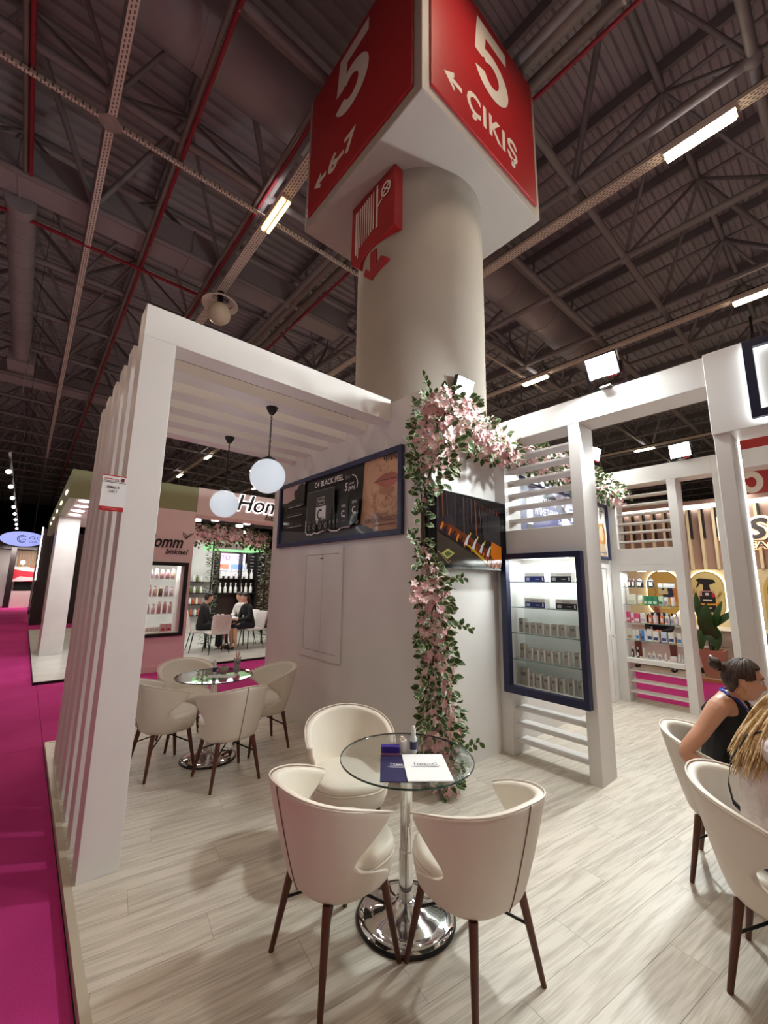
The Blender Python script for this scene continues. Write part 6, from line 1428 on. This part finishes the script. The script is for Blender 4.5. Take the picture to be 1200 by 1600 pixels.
# ------------------------------------------------------------------ far end of the aisle
bb_ = thing('dark_booth', 'tall dark panelled booth wall with white edge light along the aisle', 'booth', (.34, 19.85, ZC))
DK = mat('dark_panel', rgb(40, 30, 32), .4)
MB().box(0, 0, 0, .28, .35, 3.5).build('pillar', DK, bb_); MB().box(0, 6.5, 0, .28, 6.85, 3.5).build('pillar', DK, bb_); MB().box(.0, .36, 3.1, .28, 6.49, 3.5).build('beam', DK, bb_); MB().box(.281, .0, 0, 6.5, .2, 3.4).build('panel', DK, bb_)
MB().box(-.03, -.03, 1.6, -.001, .03, 3.55).build('edge_light', LED, bb_); MB().box(.32, -.03, .2, .345, -.001, 2.6).build('glint_strip', STEEL, bb_)
for k in range(3): MB().box(-.012, 1.2+1.8*k, .3, -.001, 2.6+1.8*k, 3.0).build('panel_inset', mat('panel_inset', rgb(26, 20, 22), .3), bb_)
ov = thing('oval_sign', 'oval lilac light sign hanging over the aisle at the far end', 'sign', (-.22, 22.0, 3.17))
OVM = mat('lilac_light', rgb(150, 160, 236), .4, emit=(.36, .42, .95, 1), estr=1.0)
MB().prism([(.69*math.cos(2*PI*k/48), .295*math.sin(2*PI*k/48)) for k in range(48)], lambda a, b, c: (a, c, b), 0, .12).build('light_body', OVM, ov)
w = Print((0, -.002, 0), (1, 0, 0), (0, 0, 1), (0, -1, 0), .002); DI = rgb(44, 44, 70)
w.line([(-.02+.14*math.cos(a), .0+.14*math.sin(a)) for a in [.7+.25*k for k in range(20)]], .03, DI); w.line([(-.02+.09*math.cos(a), .0+.09*math.sin(a)) for a in [.9+.25*k for k in range(18)]], .02, DI); w.rect(-.02, -.03, .11, -.0, DI); w.text('CLC', .20, .0, DI, h=.12, shear=.3, w=.36); w.text('COS', .20, -.14, DI, h=.085, w=.24); w.build('sign_print', PRINT, ov)
m = MB(); m.cyl((-.3, .06, .26), (-.3, .06, 8.55), .008, n=6); m.cyl((.3, .06, .26), (.3, .06, 8.55), .008, n=6); m.build('wire', DARKMET, ov)
fe = thing('far_booth', 'dark-framed booth with wooden slats and red-white picture closing the aisle', 'booth', (-.7, 31.6, ZC))
MB().box(-.02, 0, 0, .22, .3, 4.0).build('post', DK, fe); MB().box(-3.5, .3, 3.3, 3.0, .6, 4.1).build('beam', DK, fe); MB().box(.22, 1.6, 0, 2.6, 1.7, 3.3).build('back_panel', mat('warm_back', rgb(196, 186, 178), .6), fe); MB().box(-3.5, 1.6, 0, -.03, 1.7, 3.3).build('back_panel', mat('pale_back_2', rgb(176, 172, 172), .6), fe)
for k in range(7): MB().box(.32+.15*k, 1.45, 2.2, .40+.15*k, 1.58, 3.3).build('slat', mat('oak_slat', rgb(150, 108, 70), .5), fe)
MB().box(.26, -.10, 0, 1.3, .3, .90).build('counter', PINKW, fe); MB().box(.30, 1.2, .92, 1.2, 1.3, 1.45).build('dark_shelf', BLACK, fe)
w = Print((.22, 1.0, 1.45), (1, 0, 0), (0, 0, 1), (0, -1, 0), .002); w.rect(0, 0, 1.05, .85, rgb(196, 44, 62)); w.poly([(0, .85), (0, .70), (.4, .62), (1.05, .55), (1.05, .72), (.6, .85)], rgb(238, 226, 226)); w.poly([(0, .10), (.3, .30), (1.05, .22), (1.05, .08), (.4, 0), (0, 0)], rgb(232, 190, 196)); w.build('red_picture', PRINT, fe); MB().box(.22, 1.005, 1.45, 1.27, 1.05, 2.30).build('picture_board', BLACK, fe)
MB().ell((.55, .6, 2.55), .12, .12, .12, 14, 8).build('globe_lamp', mat('warm_globe', (1, 1, 1, 1), .5, emit=(1, .75, .4, 1), estr=9), fe)
area('far_booth_light', (.2, 31.0, 3.2), (0, .3, -1), 2.5, 1.0, 160, (1, .92, .85))
for k in range(8):
    s_ = thing('rail_spot', '%s spot lamp from this end of the rail over the aisle' % ORD[k], 'lamp', (-.6, 13.46+2.26*k, 4.2), 0, 'rail spot lamps')
    MB().ell((0, 0, 0), .055, .055, .055, 12, 8).build('bulb', SPOT, s_); MB().cyl((0, 0, .08), (0, 0, .30), .012, n=6).build('stem', DARKMET, s_)
rl = thing('lamp_rail', 'thin dark rail carrying the spot lamps over the aisle', 'rail', (-.6, 12.6, 4.5)); MB().box(-.02, 0, 0, .02, 18, .04).build('rail_body', DARKMET, rl)
for k in range(4): MB().cyl((0, 1+5*k, .04), (0, 1+5*k, 7.22), .006, n=6).build('wire', DARKMET, rl)

# ------------------------------------------------------------------ gold cosmetics stand across the far aisle
BEIGE = mat('beige_wall', rgb(158, 130, 118), .6, vary=.03, scale=2); CREAM = mat('cream_wall', rgb(222, 208, 172), .5); GOLDP = mat('gold_panel', rgb(206, 178, 96), .4, vary=.06, scale=3); OAK = mat('oak_edge', rgb(190, 130, 84), .5, vary=.15, scale=8)
gfl = tag(MB().box(9.70, -4, ZC, 15, 4.15, 0).build('floor', mat('stone_floor', rgb(196, 180, 160), .4, vary=.06, scale=2)), kind='structure')
MB().box(9.66, -4, ZC, 9.6995, 4.15, .004).build('edge_trim', OAK, gfl)
gw = thing('gold_stand_wall', 'beige and cream display wall of the gold stand across the aisle', 'wall panel', (11.5, 0, 0))
MB().box(.06, -2.5, 0, .2, 4.1, 3.62).build('panel', BEIGE, gw); MB().box(0, -2.5, .78, .0595, 4.1, 2.04).build('cream_panel', CREAM, gw); MB().box(-.15, -2.5, 3.51, .0595, 4.1, 3.60).build('cornice', BEIGE, gw); MB().box(-.05, -2.5, 3.43, .0, 4.1, 3.50).build('cove_light', LED, gw)
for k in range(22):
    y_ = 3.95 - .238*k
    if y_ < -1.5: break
    MB().box(-.06, y_-.025, 2.05, .0595, y_+.025, 3.42).build('fin', CREAM, gw); MB().box(-.045, y_-.060, 2.75, .0595, y_-.026, 3.42).build('fin_shade_strip', DARKMET, gw)  # dark strip beside each fin paints the shade on its side
MB().box(-.55, -2.5, 0, -.06, 4.1, .78).build('counter', mat('counter_white', rgb(226, 220, 212), .35), gw); MB().box(-.60, -2.5, .7805, -.0, 4.1, .82).build('counter_top', WHITE2, gw)
def stadium(cy, cz, w_, h_, n=14):
    r = w_/2; out = []
    for k in range(n+1): a = PI*k/n; out.append((cy+r*math.cos(a), cz+(h_/2-r)+r*math.sin(a)))
    for k in range(n+1): a = PI+PI*k/n; out.append((cy+r*math.cos(a), cz-(h_/2-r)+r*math.sin(a)))
    return out
fy = lambda a, b, c: (c, a, b)
def pill(label, cy, cz, w_, h_, draw):
    p = thing('pill_lightbox', label, 'light box', (11.5, cy, cz), 0, 'rounded gold light boxes')
    MB().prism(stadium(0, 0, w_, h_), fy, -.09, -.001).build('gold_body', GOLDP, p)
    o_, i_ = stadium(0, 0, w_+.05, h_+.05), stadium(0, 0, w_-.01, h_-.01); n = len(o_); m = MB()
    m.add([(-.06, a, b) for a, b in o_]+[(-.06, a, b) for a, b in i_]+[(-.02, a, b) for a, b in o_]+[(-.02, a, b) for a, b in i_], [(i, (i+1) % n, n+(i+1) % n, n+i) for i in range(n)]+[(i, 2*n+i, 2*n+(i+1) % n, (i+1) % n) for i in range(n)]); m.build('light_rim', LEDW, p)
    w = Print((-.0915, 0, 0), (0, -1, 0), (0, 0, 1), (-1, 0, 0), .0015); draw(w); w.build('picture', PRINT, p)
BK = rgb(24, 22, 26)
def sprayer(w):
    w.poly(stadium(0, 0, .58, .98), rgb(222, 206, 140)); w.poly([(-.12, .10), (.12, .10), (.15, -.05), (.13, -.36), (-.13, -.36), (-.15, -.05)], rgb(208, 150, 150)); w.poly([(-.14, -.02), (.14, -.02), (.13, -.36), (-.13, -.36)], BK); w.poly([(-.07, .10), (.07, .10), (.05, .24), (-.05, .24)], BK); w.poly([(-.12, .26), (-.05, .23), (.06, .23), (.17, .28), (.14, .34), (-.12, .37), (-.18, .33)], BK); w.poly([(-.10, .27), (-.16, .17), (-.19, .17), (-.13, .30)], BK)
    w.rect(-.09, -.04, .09, .08, rgb(36, 32, 36)); w.rect(-.03, .0, .03, .05, rgb(220, 214, 206)); w.rect(-.08, -.12, .08, -.09, rgb(226, 220, 210)); w.rect(-.06, -.28, .06, -.26, rgb(200, 190, 180)); w.line([(-.24, -.14), (-.14, -.19), (0, -.20), (.14, -.19), (.22, -.13)], .035, rgb(222, 150, 40)); w.ell(-.20, -.08, .05, .06, rgb(226, 170, 50)); w.ell(.11, .0, .03, .05, rgb(190, 40, 50))
    for k in range(5): w.line([(-.20, -.04), (-.28+.03*k, .10+.03*(k % 3))], .008, rgb(150, 110, 50)); w.line([(.17, -.05), (.22+.014*k, .06+.03*(k % 2))], .008, rgb(150, 110, 50))
def boxes(w):
    w.poly(stadium(0, 0, .58, .98), rgb(214, 178, 96)); w.poly([(-.02, -.10), (.20, -.08), (.24, .24), (.02, .24)], rgb(40, 52, 84)); w.poly([(-.10, -.02), (.10, -.02), (.08, .22), (-.10, .22)], rgb(224, 214, 160)); w.ell(-.0, .10, .03, .03, rgb(60, 60, 60)); w.poly([(.18, .16), (.24, -.20), (.27, -.20), (.27, .2)], rgb(206, 130, 60)); w.line([(-.24, -.2), (-.14, .02), (-.2, .2)], .02, rgb(180, 130, 60)); w.rect(-.16, -.36, .12, -.22, rgb(226, 206, 130))
pill('rounded gold light box showing a black spray bottle', 2.30, 1.48, .62, 1.04, sprayer)
pill('rounded gold light box showing dark cartons, seen through the bottle shelves', 3.13, 1.50, .66, 1.06, boxes)
# gold arched niche with black boxes at the picture edge
an = thing('gold_arch_niche', 'gold arched niche with shelves of black packs at the picture edge', 'niche', (11.5, 1.05, .83))
MB().prism([(.32, 0), (.32, .75)] + [(.32*math.cos(PI*k/12), .75+.42*math.sin(PI*k/12)) for k in range(1, 12)] + [(-.32, .75), (-.32, 0), (-.26, 0), (-.26, .75)] + [(.26*math.cos(PI*(12-k)/12), .75+.35*math.sin(PI*(12-k)/12)) for k in range(1, 12)] + [(.26, .75), (.26, 0)], fy, -.10, -.001).build('arch', GOLDP, an)
MB().box(-.006, -.255, 0, -.001, .255, 1.05).build('back', mat('niche_grey', rgb(160, 160, 164), .5), an)
for k in range(3): MB().box(-.095, -.255, .22+.27*k, -.007, .255, .235+.27*k).build('shelf', WHITE2, an)
for r_ in range(3):
    for k in range(4):
        b = thing('carton', '%s black pack on the %s shelf of the gold arched niche' % (ORD[k], ('lowest', 'middle', 'top')[r_]), 'box', (11.45, 1.25-.11*k, 1.0655+.27*r_), 0, 'black packs in the gold niche'); MB().box(-.03, -.075, 0, .03, 0, .15).build('box_body', BLKC, b); MB().box(-.0312, -.06, .05, -.0301, -.015, .09).build('stripe', SILV, b)
ORG = mat('orange_halo', (1, 1, 1, 1), .5, emit=(1, .50, .14, 1), estr=.85)
sg = thing('halo_lettering', 'dark letters with orange glow on the beige wall of the gold stand', 'sign', (11.5, 0, 0))
def glet(txt, y_, z, h, w_=None, bold=.01, shear=0):
    for nm, grow, xx, mm in (('letter_glow', .09, -.065, ORG), ('lettering', 0, -.095, INKD)):
        vs, fs, tw, th = text_geo(txt, bold+grow, shear); v0 = text_geo(txt, bold, shear); s = h/v0[3]; sx = (w_/v0[2]) if w_ else s; b = MB(); ox = (tw-v0[2])/2*sx; oz = (th-v0[3])/2*s
        fr = [(xx, y_+ox-a*sx, z-oz+c*s) for a, c in vs]; bk = [(xx+.02, p[1], p[2]) for p in fr]; n = len(vs); b.add(fr+bk, list(fs)+[tuple(n+i for i in f) for f in fs]); b.build(nm, mm, sg)
glet('I', 1.93, 2.72, .42, .10, .03); glet('S', 1.50, 2.66, .44, .34, .03, .2); glet('C', 1.10, 2.66, .40, .3, .02); glet('2', 1.86, 2.42, .17, .11); glet('EAC', 1.50, 2.46, .14, .46, .005)
MB().box(-.09, 1.0, 2.62, -.075, 1.53, 2.635).build('rule_line', INKD, sg)
rc = thing('red_hall_sign', 'red hall sign cube with a pale five hanging beyond the gold stand', 'sign', (13.4, 2.0, 3.7)); MB().box(0, -1.6, 0, 1.6, 0, 2.2).build('red_panel', RED, rc); w = Print((-.002, 0, 0), (0, -1, 0), (0, 0, 1), (-1, 0, 0), .001); big5(w, .23, .27, .46, .85); w.build('lettering', PRINT, rc); MB().cyl((.8, -.8, 2.2), (.8, -.8, 5.3), .03, n=8).build('hanger', DARKMET, rc)
# wire basket stand, plant, potted
PLANTG = mat('plant_green', rgb(46, 84, 36), .35, vary=.25, scale=5)
pp = thing('potted_plant', 'broad-leaved green plant in a tapered terracotta planter at the gold stand edge', 'plant', (9.98, 2.02, 0))
m = MB(); m.add([(-.13, -.13, 0), (.13, -.13, 0), (.13, .13, 0), (-.13, .13, 0), (-.19, -.19, .50), (.19, -.19, .50), (.19, .19, .50), (-.19, .19, .50), (-.165, -.165, .50), (.165, -.165, .50), (.165, .165, .50), (-.165, .165, .50), (-.16, -.16, .45), (.16, -.16, .45), (.16, .16, .45), (-.16, .16, .45)], [(0, 3, 2, 1)] + [(a+i, a+(i+1) % 4, a+4+(i+1) % 4, a+4+i) for a in (0, 4, 8) for i in range(4)] + [(12, 13, 14, 15)]); m.build('planter', mat('terracotta_beige', rgb(176, 128, 106), .6), pp)
def big_leaf(base, tip, w_, nrm):
    base, tip, nrm = V(base), V(tip), V(nrm); d = tip-base; s = d.cross(nrm).normalized(); nn = s.cross(d).normalized(); m = MB(); vs = []; rows = 9
    for j in range(rows):
        t = j/(rows-1); ww = w_*math.sin(PI*min(1, t*.93+.05))**.8; p = base + d*t + nn*.10*d.length*math.sin(t*PI); vs += [p - s*ww + nn*ww*.25, p, p + s*ww + nn*ww*.25]
    m.add(vs, [(3*j+i, 3*j+i+1, 3*j+i+4, 3*j+i+3) for j in range(rows-1) for i in range(2)], 0, True); m.build('leaf', PLANTG, pp)
for b_, t_, w_ in (((0, .10, .95), (-.05, .16, 1.55), .07), ((0, .05, .70), (-.12, .0, 1.35), .13), ((0, -.02, .75), (.0, -.22, 1.40), .06), ((0, -.03, .90), (.05, -.42, 1.25), .06), ((-.02, .08, .95), (-.1, .19, .42), .09), ((-.02, -.05, .95), (-.12, -.1, .52), .12), ((0, .0, .62), (-.2, -.05, 1.05), .12)): big_leaf(b_, t_, w_, (-1, .1, .2))
m = MB()
for k, (x, y_) in enumerate(((0, .06), (.03, 0), (-.02, -.04), (.02, -.08), (0, .02))): m.tube([(x, y_*.6, .45), (x, y_, .75), (x*.5, y_*1.1, 1.0)], [.012, .010, .008], 6)
m.build('stem', PLANTG, pp)
wb = thing('wire_trolley', 'chrome wire basket stand behind the plant of the gold stand', 'stand', (10.5, 2.05, 0))
m = MB()
for y_ in (-.75, .42): m.cyl((0, y_, 0), (0, y_, .80), .012, n=8)
for zz in (.30, .50, .80): m.cyl((0, -.75, zz), (0, .42, zz), .009, n=8)
for k in range(14): m.cyl((0, -.72+.085*k, .30), (0, -.72+.085*k, .50), .005, n=6)
m.build('wire_frame', CHROME, wb); MB().box(-.0, -.75, .805, .35, .42, .82).build('top_shelf', WHITE2, wb)
bench = thing('white_bench', 'low white bench under the man beyond the bottle shelves', 'bench', (10.42, 2.95, 0)); MB().box(-.2, -.75, .10, .25, .75, .48).build('seat_block', WHITE2, bench, bevel=.02); MB().box(-.15, -.7, 0, .2, .7, .10).build('plinth', DARKMET, bench)
area('gold_stand_light', (10.6, 1.6, 3.3), (.5, 0, -1), .5, 3.0, 34, (1, .93, .82))
area('second_bay_light', (5.4, .6, 3.9), (0, .2, -1), 1.6, 1.6, 60, COOL) if False else None
